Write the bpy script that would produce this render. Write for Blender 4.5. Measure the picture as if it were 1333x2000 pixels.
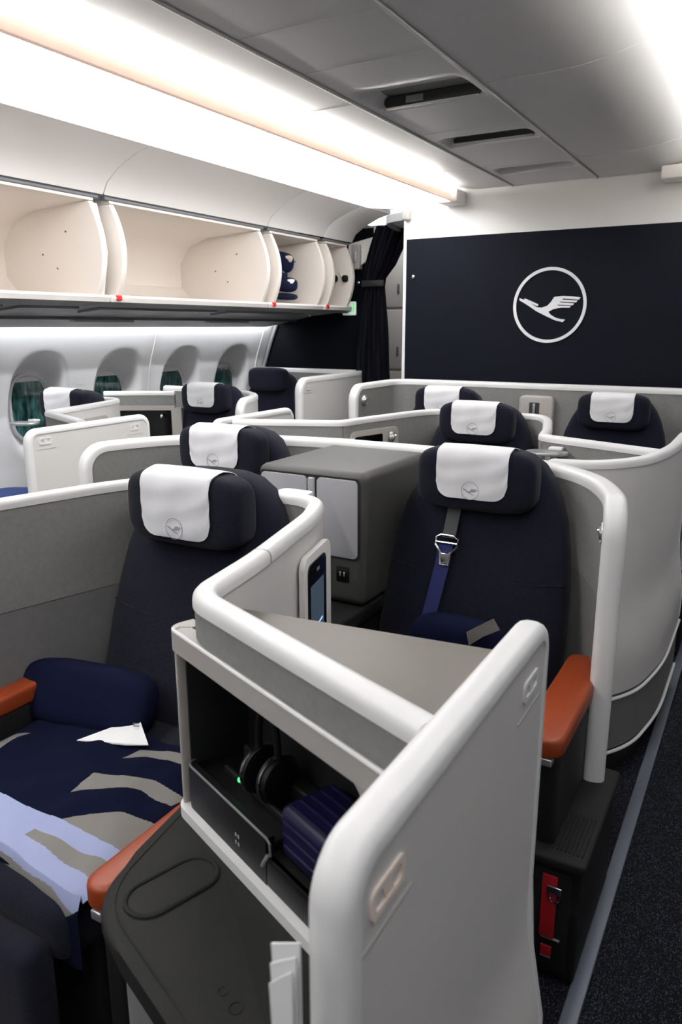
import bpy, bmesh, math, random
from mathutils import Vector, Matrix
random.seed(7)
for o in list(bpy.data.objects): bpy.data.objects.remove(o)
scene = bpy.context.scene
COL = scene.collection
PI = math.pi

# ------------------------------------------------------------------ camera
def _n(v):
    v = Vector(v); v.normalize(); return v
PP = (666.5, 1000.0); VPY = (1530.0, 637.0); VPX = (-1955.0, 645.0)
F = math.sqrt(-((VPY[0]-PP[0])*(VPX[0]-PP[0]) + (VPY[1]-PP[1])*(VPX[1]-PP[1])))
dY = _n((VPY[0]-PP[0], VPY[1]-PP[1], F))
dX = -_n((VPX[0]-PP[0], VPX[1]-PP[1], F)); dX = _n(dX - dY*dX.dot(dY))
dZ = dX.cross(dY)
CAM = Vector((0.0, 0.0, 1.51))
def ray(px, py):
    r = Vector((px-PP[0], py-PP[1], F)); return Vector((dX.dot(r), dY.dot(r), dZ.dot(r)))
def at_z(px, py, z):
    r = ray(px, py); return CAM + r*((z-CAM.z)/r.z)
def at_y(px, py, y):
    r = ray(px, py); return CAM + r*((y-CAM.y)/r.y)
def at_x(px, py, x):
    r = ray(px, py); return CAM + r*((x-CAM.x)/r.x)
cd = bpy.data.cameras.new('camera'); cam = bpy.data.objects.new('camera', cd); COL.objects.link(cam)
right = Vector((dX.x, dY.x, dZ.x)); down = Vector((dX.y, dY.y, dZ.y)); fwd = Vector((dX.z, dY.z, dZ.z))
M = Matrix((right, -down, -fwd)).transposed().to_4x4(); M.translation = CAM
cam.matrix_world = M
cd.sensor_fit = 'VERTICAL'; cd.sensor_height = 36.0; cd.sensor_width = 24.0; cd.lens = 36.0*F/2000.0
cd.clip_start = 0.02; cd.clip_end = 60
cd.dof.use_dof = True; cd.dof.focus_distance = 2.2; cd.dof.aperture_fstop = 7.0
scene.camera = cam

# ------------------------------------------------------------------ world, light, exposure
w = bpy.data.worlds.new('world'); scene.world = w; w.use_nodes = True
w.node_tree.nodes['Background'].inputs[0].default_value = (0.62, 0.65, 0.70, 1)
w.node_tree.nodes['Background'].inputs[1].default_value = 0.15
scene.view_settings.view_transform = 'Standard'
scene.view_settings.look = 'None'
scene.view_settings.exposure = 0.0
scene.view_settings.gamma = 1.0
scene.view_settings.use_curve_mapping = False
AISLE_GLOW = 3.9      # emission added to the lit ceiling panel over the far aisle
NEAR_GLOW = 2.3       # the same over the near aisle, dimmed
COVE_GLOW = 52.0       # radiance of the cove strips
STRIP_GLOW = 110.0     # strip behind the far cove lip, washing the bins
WASH_GLOW = 55.0       # strip over the window panels

# ------------------------------------------------------------------ materials
MATS = {}
def lin(c):
    return tuple(((x/255.0)/12.92 if x/255.0 <= .04045 else ((x/255.0+.055)/1.055)**2.4) for x in c)
def mat(name, rgb, rough=.5, metal=0.0, spec=.5, var=0.0, vscale=8.0, bump=0.0, bscale=200.0, emit=0.0, kind='noise', coat=0.0, sheen=0.0):
    m = bpy.data.materials.new(name); m.use_nodes = True
    nt = m.node_tree; b = nt.nodes['Principled BSDF']
    c = lin(rgb) + (1,)
    b.inputs['Base Color'].default_value = c
    b.inputs['Roughness'].default_value = rough; b.inputs['Metallic'].default_value = metal
    b.inputs['Specular IOR Level'].default_value = spec
    if coat: b.inputs['Coat Weight'].default_value = coat; b.inputs['Coat Roughness'].default_value = .15
    if sheen: b.inputs['Sheen Weight'].default_value = sheen; b.inputs['Sheen Roughness'].default_value = .5
    if emit:
        b.inputs['Emission Color'].default_value = c; b.inputs['Emission Strength'].default_value = emit
    tc = nt.nodes.new('ShaderNodeTexCoord')
    if var:
        n = nt.nodes.new('ShaderNodeTexNoise'); n.inputs['Scale'].default_value = vscale; n.inputs['Detail'].default_value = 6
        n.inputs['Roughness'].default_value = .7
        nt.links.new(tc.outputs['Object'], n.inputs['Vector'])
        r = nt.nodes.new('ShaderNodeValToRGB')
        r.color_ramp.elements[0].position = .3; r.color_ramp.elements[1].position = .7
        r.color_ramp.elements[0].color = tuple(x*(1-var) for x in c[:3]) + (1,)
        r.color_ramp.elements[1].color = tuple(min(1, x*(1+var)) for x in c[:3]) + (1,)
        nt.links.new(n.outputs['Fac'], r.inputs['Fac']); nt.links.new(r.outputs['Color'], b.inputs['Base Color'])
    if bump:
        if kind == 'weave':
            n2 = nt.nodes.new('ShaderNodeTexVoronoi'); out = 'Distance'
        else:
            n2 = nt.nodes.new('ShaderNodeTexNoise'); out = 'Fac'
        n2.inputs['Scale'].default_value = bscale
        nt.links.new(tc.outputs['Object'], n2.inputs['Vector'])
        bp = nt.nodes.new('ShaderNodeBump'); bp.inputs['Strength'].default_value = bump; bp.inputs['Distance'].default_value = .002
        nt.links.new(n2.outputs[out], bp.inputs['Height']); nt.links.new(bp.outputs['Normal'], b.inputs['Normal'])
    MATS[name] = m
    return m
mat('rim', (224, 224, 223), .38, bump=.06, bscale=900)
mat('white_shell', (210, 208, 205), .42, bump=.05, bscale=1200)
mat('ledge', (166, 162, 157), .4, bump=.05, bscale=900)
mat('grey_fabric', (128, 128, 126), .9, var=.09, vscale=70, bump=.35, bscale=600, spec=.2)
mat('grey_liner', (112, 112, 112), .75, var=.08, vscale=30, bump=.15, bscale=500, spec=.3)
mat('navy_fabric', (21, 22, 35), .92, var=.22, vscale=260, bump=.55, bscale=420, kind='weave', spec=.15, sheen=.06)
mat('navy_plain', (20, 26, 54), .85, var=.12, vscale=40, bump=.2, bscale=500, spec=.2)
mat('white_cloth', (224, 224, 226), .9, var=.03, vscale=14, bump=.4, bscale=18, spec=.15)
mat('print_grey', (150, 151, 156), .85)
mat('orange_leather', (142, 58, 22), .42, var=.06, vscale=25, bump=.18, bscale=420)
mat('black_plastic', (11, 11, 12), .5, spec=.3, bump=.1, bscale=900)
mat('cabinet_body', (60, 60, 58), .5, var=.04, vscale=30, bump=.3, bscale=700)
mat('charcoal', (33, 33, 32), .62, spec=.18, var=.04, vscale=30, bump=.3, bscale=700)
mat('charcoal_dark', (25, 25, 26), .6, spec=.2, bump=.25, bscale=700)
mat('taupe', (108, 103, 97), .5, bump=.1, bscale=600)
mat('cabinet_door', (150, 150, 154), .36, var=.03, vscale=6)
mat('chrome', (205, 205, 208), .16, metal=1.0)
mat('silver', (178, 178, 180), .3, metal=.7)
mat('gloss_black', (9, 9, 12), .12)
mat('matte_black', (12, 12, 13), .6)
mat('strap_grey', (70, 72, 74), .8, bump=.5, bscale=500)
mat('strap_blue', (28, 36, 92), .8, bump=.5, bscale=500)
mat('red', (176, 10, 22), .75, bump=.3, bscale=500)
mat('bright_red', (214, 30, 26), .5)
mat('ceiling', (198, 198, 198), .33, bump=.02, bscale=300, spec=.55)
mat('ceiling_dark', (110, 110, 110), .5)
mat('track', (196, 196, 196), .3)
mat('vent_dark', (44, 44, 44), .6)
mat('bin_white', (240, 236, 231), .45, bump=.03, bscale=400)
mat('bin_inside', (236, 228, 219), .5, bump=.04, bscale=300)
mat('psu_grey', (146, 146, 147), .45)
mat('psu_dark', (104, 104, 106), .4)
mat('side_wall', (226, 226, 226), .5, bump=.03, bscale=500)
mat('window_frame', (214, 214, 214), .3)
mat('bulk_white', (232, 231, 229), .5, bump=.02, bscale=300)
mat('bulk_navy', (17, 20, 29), .8, spec=.12, bump=.1, bscale=300)
mat('part_navy', (8, 10, 16), .9, spec=.1, bump=.1, bscale=300)
mat('curtain', (21, 22, 30), .9, bump=.4, bscale=350, spec=.1)
mat('logo_white', (240, 241, 244), .5)
mat('locker', (226, 221, 214), .5)
mat('peach', (246, 222, 206), .5)
mat('symbol', (232, 216, 204), .5)
mat('peach_lip_glow', (246, 216, 198), .6, emit=.42)  # lit look of the cove lip, put in as emission
mat('cushion_blue', (13, 18, 42), .9, spec=.1, var=.1, vscale=20, bump=.3, bscale=300)
mat('case_blue', (15, 14, 50), .42, spec=.3)
mat('blanket_navy', (11, 15, 36), .95, spec=.08, bump=.2, bscale=250)
mat('blanket_grey', (116, 113, 108), .85, bump=.2, bscale=250)
mat('blanket_pale', (142, 150, 184), .85, bump=.2, bscale=250)
mat('paper', (236, 236, 236), .7)
mat('ink', (90, 92, 98), .7)
mat('blue_cloth', (30, 54, 108), .85, bump=.3, bscale=150)
mat('glow_panel', (252, 252, 255), .5, emit=AISLE_GLOW)
mat('glow_near', (252, 252, 255), .5, emit=NEAR_GLOW)
mat('lamp_strip', (255, 253, 250), .5, emit=STRIP_GLOW)
mat('lamp_cove', (255, 253, 250), .5, emit=COVE_GLOW)
mat('lamp_wash', (250, 251, 255), .5, emit=WASH_GLOW)
mat('led_green', (60, 255, 120), .5, emit=3.0)
mat('sign_green', (70, 205, 110), .5, emit=.8)
mat('sign_white', (232, 240, 232), .5, emit=.25)
mat('screen_glow', (62, 76, 88), .3, emit=.45)
mat('screen_line', (150, 200, 255), .4, emit=1.2)
mat('rail_metal', (104, 110, 120), .45, metal=.4)
mat('green_item', (70, 190, 70), .5)
mat('tan_cloth', (196, 184, 170), .8)

def carpet():
    m = mat('carpet', (30, 31, 38), .95, spec=.1); nt = m.node_tree; b = nt.nodes['Principled BSDF']
    tc = nt.nodes.new('ShaderNodeTexCoord')
    v = nt.nodes.new('ShaderNodeTexVoronoi'); v.inputs['Scale'].default_value = 430
    mp = nt.nodes.new('ShaderNodeMapping'); mp.inputs['Scale'].default_value = (1, .6, 1)
    nt.links.new(tc.outputs['Object'], mp.inputs['Vector']); nt.links.new(mp.outputs['Vector'], v.inputs['Vector'])
    r = nt.nodes.new('ShaderNodeValToRGB'); e = r.color_ramp.elements
    e[0].position = .62; e[0].color = lin((25, 26, 33)) + (1,); e[1].position = 1.0; e[1].color = lin((84, 86, 98)) + (1,)
    nt.links.new(v.outputs['Color'], r.inputs['Fac']); nt.links.new(r.outputs['Color'], b.inputs['Base Color'])
    bp = nt.nodes.new('ShaderNodeBump'); bp.inputs['Strength'].default_value = .8; bp.inputs['Distance'].default_value = .004
    nt.links.new(v.outputs['Distance'], bp.inputs['Height']); nt.links.new(bp.outputs['Normal'], b.inputs['Normal'])
carpet()
def glass_mat():
    m = mat('window_glass', (22, 58, 60), .06, spec=.6); nt = m.node_tree; b = nt.nodes['Principled BSDF']
    tc = nt.nodes.new('ShaderNodeTexCoord'); n = nt.nodes.new('ShaderNodeTexNoise')
    mp = nt.nodes.new('ShaderNodeMapping'); mp.inputs['Scale'].default_value = (9, 9, 2.2)
    nt.links.new(tc.outputs['Object'], mp.inputs['Vector']); nt.links.new(mp.outputs['Vector'], n.inputs['Vector'])
    r = nt.nodes.new('ShaderNodeValToRGB'); e = r.color_ramp.elements
    e[0].position = .35; e[0].color = lin((20, 44, 44)) + (1,); e[1].position = .7; e[1].color = lin((74, 124, 120)) + (1,)  # greenish reflection painted as vertical streaks in the pane colour
    nt.links.new(n.outputs['Fac'], r.inputs['Fac']); nt.links.new(r.outputs['Color'], b.inputs['Base Color'])
glass_mat()

# ------------------------------------------------------------------ helpers
def mesh_obj(name, V, Fc, m, parent=None, sharp=35, mats=None, idx=None):
    me = bpy.data.meshes.new(name); me.from_pydata([tuple(v) for v in V], [], Fc)
    for k in (mats or [m]): me.materials.append(MATS[k])
    if idx: me.polygons.foreach_set('material_index', idx)
    bm = bmesh.new(); bm.from_mesh(me); bmesh.ops.recalc_face_normals(bm, faces=bm.faces); bm.to_mesh(me); bm.free()
    for p in me.polygons: p.use_smooth = True
    me.set_sharp_from_angle(angle=math.radians(sharp))
    o = bpy.data.objects.new(name, me); COL.objects.link(o)
    if parent: o.parent = parent
    return o
def tag(o, label, cat, group=None, kind=None):
    o['label'] = label
    if cat: o['category'] = cat
    if group: o['group'] = group
    if kind: o['kind'] = kind
    return o
def thing(name, label, cat, loc=(0, 0, 0), rz=0, group=None):
    o = bpy.data.objects.new(name, None); COL.objects.link(o); o.empty_display_size = .1
    o.location = loc; o.rotation_euler = (0, 0, rz)
    return tag(o, label, cat, group)
def struct(o): o['kind'] = 'structure'; return o
def bm_out(bm):
    bm.verts.index_update(); V = [v.co.copy() for v in bm.verts]; Fc = [[v.index for v in f.verts] for f in bm.faces]; bm.free(); return V, Fc
def rbox(c, s, r=.01, seg=3, rot=None):
    bm = bmesh.new(); bmesh.ops.create_cube(bm, size=1)
    for v in bm.verts: v.co = Vector((v.co.x*s[0], v.co.y*s[1], v.co.z*s[2]))
    r = min(r, min(s)*.499)
    if r > 0: bmesh.ops.bevel(bm, geom=bm.edges[:], offset=r, segments=seg, profile=.5, affect='EDGES')
    if rot is not None: bmesh.ops.rotate(bm, verts=bm.verts, cent=(0, 0, 0), matrix=rot)
    for v in bm.verts: v.co += Vector(c)
    return bm_out(bm)
def span(a, b, r=.01, seg=3):
    return rbox([(a[i]+b[i])/2 for i in range(3)], [abs(b[i]-a[i]) for i in range(3)], r, seg)
def join(*parts):
    V, Fc = [], []
    for v, f in parts:
        n = len(V); V += list(v); Fc += [[i+n for i in q] for q in f]
    return V, Fc
def bxo(name, a, b, m, parent=None, r=.01, seg=3):
    return mesh_obj(name, *span(a, b, r, seg), m, parent)
def prism(poly, h, fn, bevel=0.0, seg=2):
    """poly: 2D points, h: (h0,h1); fn(u,v,h)->3D"""
    bm = bmesh.new()
    vs = [bm.verts.new((p[0], p[1], h[0])) for p in poly]
    f = bm.faces.new(vs)
    ex = bmesh.ops.extrude_face_region(bm, geom=[f])
    for g in ex['geom']:
        if isinstance(g, bmesh.types.BMVert): g.co.z = h[1]
    if bevel:
        ed = [e for e in bm.edges if abs(e.verts[0].co.z-e.verts[1].co.z) < 1e-6]
        bmesh.ops.bevel(bm, geom=ed, offset=bevel, segments=seg, profile=.5, affect='EDGES')
    for v in bm.verts: v.co = Vector(fn(v.co.x, v.co.y, v.co.z))
    return bm_out(bm)
XZ = lambda y0: (lambda u, v, h: (u, y0+h, v))
YZ = lambda x0: (lambda u, v, h: (x0+h, u, v))
XY = lambda z0: (lambda u, v, h: (u, v, z0+h))
def rrect(u0, v0, u1, v1, r, n=6):
    P = []
    for cx, cy, a in ((u1-r, v1-r, 0), (u0+r, v1-r, 90), (u0+r, v0+r, 180), (u1-r, v0+r, 270)):
        for i in range(n+1):
            t = math.radians(a+90*i/n); P.append((cx+r*math.cos(t), cy+r*math.sin(t)))
    return P
def lathe(prof, n=28, axis='Z', c=(0, 0, 0)):
    V, Fc = [], []
    for r, h in prof:
        for i in range(n):
            a = 2*PI*i/n; x, y = r*math.cos(a), r*math.sin(a)
            p = (x, y, h) if axis == 'Z' else ((h, x, y) if axis == 'X' else (x, h, y))
            V.append(Vector(p)+Vector(c))
    for k in range(len(prof)-1):
        for i in range(n):
            j = (i+1) % n; Fc.append([k*n+i, k*n+j, (k+1)*n+j, (k+1)*n+i])
    Fc.append(list(range(n))); Fc.append([(len(prof)-1)*n+i for i in range(n)])
    return V, Fc
def superell(c, s, p=4.0, nu=28, nv=16):
    V, Fc = [], []
    sg = lambda x, e: math.copysign(abs(x)**e, x)
    e = 2.0/p
    for j in range(nv+1):
        t = -PI/2+PI*j/nv
        for i in range(nu):
            u = 2*PI*i/nu
            V.append(Vector((c[0]+s[0]*sg(math.cos(t), e)*sg(math.cos(u), e), c[1]+s[1]*sg(math.cos(t), e)*sg(math.sin(u), e), c[2]+s[2]*sg(math.sin(t), e))))
    for j in range(nv):
        for i in range(nu):
            k = (i+1) % nu; Fc.append([j*nu+i, j*nu+k, (j+1)*nu+k, (j+1)*nu+i])
    return V, Fc
def tube(pts, r, n=8):
    pts = [Vector(p) for p in pts]; V, Fc = [], []
    up = Vector((0, 0, 1))
    for i, p in enumerate(pts):
        t = (pts[min(i+1, len(pts)-1)]-pts[max(i-1, 0)]).normalized()
        a = t.cross(up)
        if a.length < .01: a = t.cross(Vector((1, 0, 0)))
        a.normalize(); b = a.cross(t)
        rr = r[i] if isinstance(r, (list, tuple)) else r
        for k in range(n):
            q = 2*PI*k/n; V.append(p+a*math.cos(q)*rr+b*math.sin(q)*rr)
    for i in range(len(pts)-1):
        for k in range(n):
            j = (k+1) % n; Fc.append([i*n+k, i*n+j, (i+1)*n+j, (i+1)*n+k])
    Fc.append(list(range(n))); Fc.append([(len(pts)-1)*n+k for k in range(n)])
    return V, Fc
def fillet(pts, step=.04, n=7):
    """plan polyline (x,y[,r]) -> dense rounded path"""
    P = [Vector((p[0], p[1])) for p in pts]; R = [p[2] if len(p) > 2 else 0 for p in pts]
    out = [P[0]]
    for i in range(1, len(P)-1):
        if R[i] <= 0: out.append(P[i]); continue
        a = (P[i-1]-P[i]); b = (P[i+1]-P[i]); la, lb = a.length, b.length; a.normalize(); b.normalize()
        d = min(R[i], la*.49, lb*.49)
        s, e = P[i]+a*d, P[i]+b*d
        for k in range(n+1):
            t = k/n; out.append(s*(1-t)**2+P[i]*2*t*(1-t)+e*t*t)
    out.append(P[-1])
    den = [out[0]]
    for q in out[1:]:
        L = (q-den[-1]).length
        if L < 1e-5: continue
        k = max(1, int(L/step)); s = den[-1]
        for i in range(1, k+1): den.append(s.lerp(q, i/k))
    return den
def normals(path):
    N = []
    for i in range(len(path)):
        t = path[min(i+1, len(path)-1)]-path[max(i-1, 0)]; t.normalize(); N.append(Vector((-t.y, t.x)))
    return N
def arclen(path):
    S = [0]
    for i in range(1, len(path)): S.append(S[-1]+(path[i]-path[i-1]).length)
    return S
def trim(path, a, b):
    """cut a metres off the start and b metres off the end"""
    S = arclen(path); L = S[-1]; out = []
    def pt(s):
        for i in range(len(S)-1):
            if S[i+1] >= s: return path[i].lerp(path[i+1], (s-S[i])/(S[i+1]-S[i]))
        return path[-1]
    return [pt(a)]+[p for p, s in zip(path, S) if a+.003 < s < L-b-.003]+[pt(L-b)]
def topz(s, L, z1, r0, r1):
    z = z1
    if r0 and s < r0: z = z1-r0+math.sqrt(max(0, r0*r0-(r0-s)**2))
    if r1 and L-s < r1: z = min(z, z1-r1+math.sqrt(max(0, r1*r1-(r1-(L-s))**2)))
    return z
def endsample(path, r0, r1):
    """denser samples where the ends are rounded"""
    out = []
    S = arclen(path); L = S[-1]
    want = set(S)
    for k in range(9):
        if r0: want.add(r0*(1-math.cos(PI/2*k/8)))
        if r1: want.add(L-r1*(1-math.cos(PI/2*k/8)))
    for s in sorted(want):
        i = 0
        while i < len(S)-2 and S[i+1] < s: i += 1
        t = (s-S[i])/(S[i+1]-S[i]); t = max(0, min(1, t))
        q = path[i].lerp(path[i+1], t)
        if not out or (q-out[-1]).length > 5e-4: out.append(q)
    return out
def panel(path, o0, o1, z0, z1, r0=0, r1=0, bulge=None, nz=1):
    """vertical wall sheet between offsets o0..o1 along the path's left normal"""
    path = endsample(path, r0, r1); N = normals(path); S = arclen(path); L = S[-1]; V, Fc = [], []
    for p, nn, s in zip(path, N, S):
        zt = topz(s, L, z1, r0, r1)
        for o in (o0, o1):
            for k in range(nz+1):
                z = z0+(max(zt, z0+.001)-z0)*k/nz; off = o-(bulge(z) if bulge else 0)
                V.append((p.x+nn.x*off, p.y+nn.y*off, z))
    m = 2*(nz+1)
    for i in range(len(path)-1):
        a, b = i*m, (i+1)*m
        for k in range(nz):
            Fc.append([a+k, b+k, b+k+1, a+k+1]); Fc.append([a+nz+1+k, a+nz+2+k, b+nz+2+k, b+nz+1+k])
        Fc.append([a+nz, b+nz, b+2*nz+1, a+2*nz+1]); Fc.append([a, a+nz+1, b+nz+1, b])
    for e in (0, (len(path)-1)*m):
        Fc.append([e+k for k in range(nz+1)]+[e+nz+1+k for k in range(nz, -1, -1)])
    return V, Fc
def rimsweep(path, z1, wd, ht, r0=0, r1=0, zb0=None, zb1=None, bulge=None):
    """rounded cap swept along the top of a wall and, where ends are rounded, down its edges"""
    base = endsample(path, r0, r1); N = normals(base); S = arclen(base); L = S[-1]
    P, NN = [], []
    if r0 and zb0 is not None:
        for k in range(8, 0, -1):
            z = zb0+(z1-r0-zb0)*(1-k/8.0); P.append(Vector((base[0].x, base[0].y, z))); NN.append(N[0])
    for p, nn, s in zip(base, N, S):
        P.append(Vector((p.x, p.y, topz(s, L, z1, r0, r1)))); NN.append(nn)
    if r1 and zb1 is not None:
        for k in range(1, 9):
            z = z1-r1+(zb1-(z1-r1))*k/8.0; P.append(Vector((base[-1].x, base[-1].y, z))); NN.append(N[-1])
    if bulge:
        for i, p in enumerate(P):
            d = bulge(p.z); P[i] = p-Vector((NN[i].x*d, NN[i].y*d, 0))
    sec = [(u*wd/2, v*ht-ht) for u, v in ((-1, 0), (-1, .45), (-.9, .72), (-.68, .9), (-.35, .985), (0, 1), (.35, .985), (.68, .9), (.9, .72), (1, .45), (1, 0))]
    V, Fc = [], []; n = len(sec)
    for i, p in enumerate(P):
        t = (P[min(i+1, len(P)-1)]-P[max(i-1, 0)]).normalized()
        a = Vector((NN[i].x, NN[i].y, 0)); up = t.cross(a)
        for q in sec: V.append(p+a*q[0]+up*q[1])
    for i in range(len(P)-1):
        for k in range(n-1): Fc.append([i*n+k, i*n+k+1, (i+1)*n+k+1, (i+1)*n+k])
        Fc.append([i*n+n-1, i*n, (i+1)*n, (i+1)*n+n-1])
    Fc.append(list(range(n))); Fc.append([(len(P)-1)*n+k for k in range(n)])
    return V, Fc

# crane emblem: ring and bird, unit radius
_B = [(215,540),(282,568),(302,548),(508,640),(497,668),(388,618),(484,681),(560,690),(640,665),(692,610),(738,534),(860,522),(1000,532),(1116,548),(1098,582),(862,560),(862,576),(1076,594),(1058,622),(826,604),(826,617),(1032,634),(1016,663),(792,650),(792,663),(988,671),(968,698),(850,695),(740,712),(664,752),(700,797),(770,841),(850,863),(918,870),(882,908),(770,881),(620,811),(480,740),(380,672),(300,621),(220,576)]
BIRD = [((x-668)/541.0, -(y-657)/562.0) for x, y in _B]
def emblem(parent, fn, R, m, depth=.004, ring=.082, name='emblem', m2=None):
    """fn(u,v,h) maps emblem plane to parent space"""
    n = 64; V, Fc = [], []
    for i in range(n):
        a = 2*PI*i/n
        for r, h in ((R, 0), (R, depth), (R*(1-ring), depth), (R*(1-ring), 0)):
            V.append(fn(r*math.cos(a), r*math.sin(a), h))
    for i in range(n):
        j = (i+1) % n
        for k in range(4): Fc.append([i*4+k, j*4+k, j*4+(k+1) % 4, i*4+(k+1) % 4])
    bird = prism([(u*R, v*R) for u, v in BIRD], (0, depth), fn)
    return mesh_obj(name, *join((V, Fc), bird), m, parent, sharp=30)

XC = -1.22            # centre line of the cabin
# ================================================================== SETTING
Y0, YB = -2.6, 4.58   # near end of the built cabin, aft bulkhead
fl = mesh_obj('floor', *span((-4.0, Y0, -.06), (1.6, 6.6, 0), 0), 'carpet'); tag(fl, 'dark speckled carpet on the aisle floor', None, kind='structure')
tr = mesh_obj('trim_1', *join(span((-.252, Y0, 0), (-.214, YB, .010), .003)), 'rail_metal'); tag(tr, 'grey metal strip along the carpet at the aisle edge', None, kind='structure')
tr = mesh_obj('trim_2', *join(span((-2.226, Y0, 0), (-2.188, 5.2, .010), .003)), 'rail_metal'); tag(tr, 'grey metal strip along the far aisle carpet edge', None, kind='structure')

# ---- ceiling
ZC = 2.31
TL, TR = XC-.24, XC+.24
ceil_ = mesh_obj('ceiling', *join(span((-2.12, Y0, ZC+.13), (.0, YB, ZC+.16), 0), span((TL-.05, Y0, ZC+.045), (TR+.05, YB, ZC+.13), 0)), 'ceiling_dark'); tag(ceil_, 'grey cabin ceiling of flat panels between two cove lights', None, kind='structure')
def cz(x):
    """ceiling height: flat centre, rising towards the coves"""
    if x < XC-.42: return ZC+.075*sm((XC-.42-x)/.46)
    if x > XC+.50: return ZC+.115*sm((x-XC-.50)/.62)
    return ZC
def cpanel(x0, x1, y0, y1):
    n = 18; xs = [x0+.003+(x1-x0-.006)*i/n for i in range(n+1)]
    pts = [(x, cz(x)) for x in xs]+[(x, cz(x)+.012) for x in reversed(xs)]
    return mesh_obj('ceiling_panel', *prism(pts, (y0+.003, y1-.003), lambda u, v, h: (u, h, v)), 'ceiling', ceil_, sharp=40)
def sm(t): t = max(0, min(1, t)); return t*t*(3-2*t)
for y0, y1 in ((Y0, 0.0), (0.0, 1.32), (1.32, 2.67), (2.67, 3.98), (3.98, YB)):
    cpanel(-2.10, TL-.012, y0, y1); cpanel(TR+.012, -.02, y0, y1)
for y in (1.32, 2.67, 3.98):
    for x0, x1 in ((-2.08, TL-.014), (TR+.014, -.04)):
        mesh_obj('panel_seam', *tube([(x0+(x1-x0)*i/16, y, cz(x0+(x1-x0)*i/16)+.0015) for i in range(17)], .0032, 6), 'track', ceil_)
for y in (1.30, 1.94, 2.29, 3.22, 3.98):
    mesh_obj('panel_seam', *tube([(TL+.015, y, ZC+.0015), (TR-.015, y, ZC+.0015)], .003, 6), 'track', ceil_)
for x in (TL, TR):
    mesh_obj('ceiling_track', *join(span((x-.012, Y0, ZC-.006), (x-.003, YB, ZC+.012), .003), span((x-.002, Y0, ZC+.004), (x+.012, YB, ZC+.012), .001)), 'track', ceil_)
def vent_panel(y0, y1, vents):
    """central strip panel with pressed hollows; vents: (yc, half, open)"""
    ys = sorted(set([y0+.003, y1-.003]+[y0+.003+(y1-y0-.006)*i/60 for i in range(61)]))
    xs = [TL+.013+(TR-TL-.026)*i/24 for i in range(25)]
    V, Fc = [], []
    def h(x, y):
        z = 0
        for yc, hf, op in vents:
            u = (y-yc)/hf
            if -1 < u < 1:
                e = max(0, min(1, (TR-.03-x)/.03, (x-TL-.03)/.03))
                z = max(z, e*.05*sm((u+1)/1.7)*(1 if u < .92 else (1-u)/.08))
        return z
    for y in ys:
        for x in xs: V.append((x, y, ZC+h(x, y)))
    n = len(xs)
    for j in range(len(ys)-1):
        for i in range(n-1): Fc.append([j*n+i, j*n+i+1, (j+1)*n+i+1, (j+1)*n+i])
    return mesh_obj('ceiling_panel', V, Fc, 'ceiling', ceil_, sharp=25)
vent_panel(Y0, 0.3, []); vent_panel(.3, 1.3, []); vent_panel(1.3, 1.94, []); vent_panel(1.94, 2.29, [])
vent_panel(2.29, 3.22, [(2.66, .16, 1)]); vent_panel(3.22, 3.98, [(3.41, .10, 1)]); vent_panel(3.98, YB, [(4.14, .09, 0)])
for yc, hf, hw, z0, z1 in ((2.66, .16, .19, .004, .042), (3.41, .10, .185, .012, .036)):
    yv = yc+hf*.90
    v = mesh_obj('ceiling_vent', *prism(rrect(XC-hw, ZC+z0, XC+hw, ZC+z1, (z1-z0)*.48), (-.012, .004), XZ(yv)), 'vent_dark', ceil_)
    mesh_obj('vent_lip', *span((XC-hw+.005, yv-.014, ZC+z0-.004), (XC+hw-.005, yv+.004, ZC+z0+.002), .002), 'track', v)
    if hf > .12: mesh_obj('vent_slat', *span((XC-.10, yv-.0135, ZC+.012), (XC-.03, yv-.011, ZC+.036), .001), 'psu_grey', v)

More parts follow.
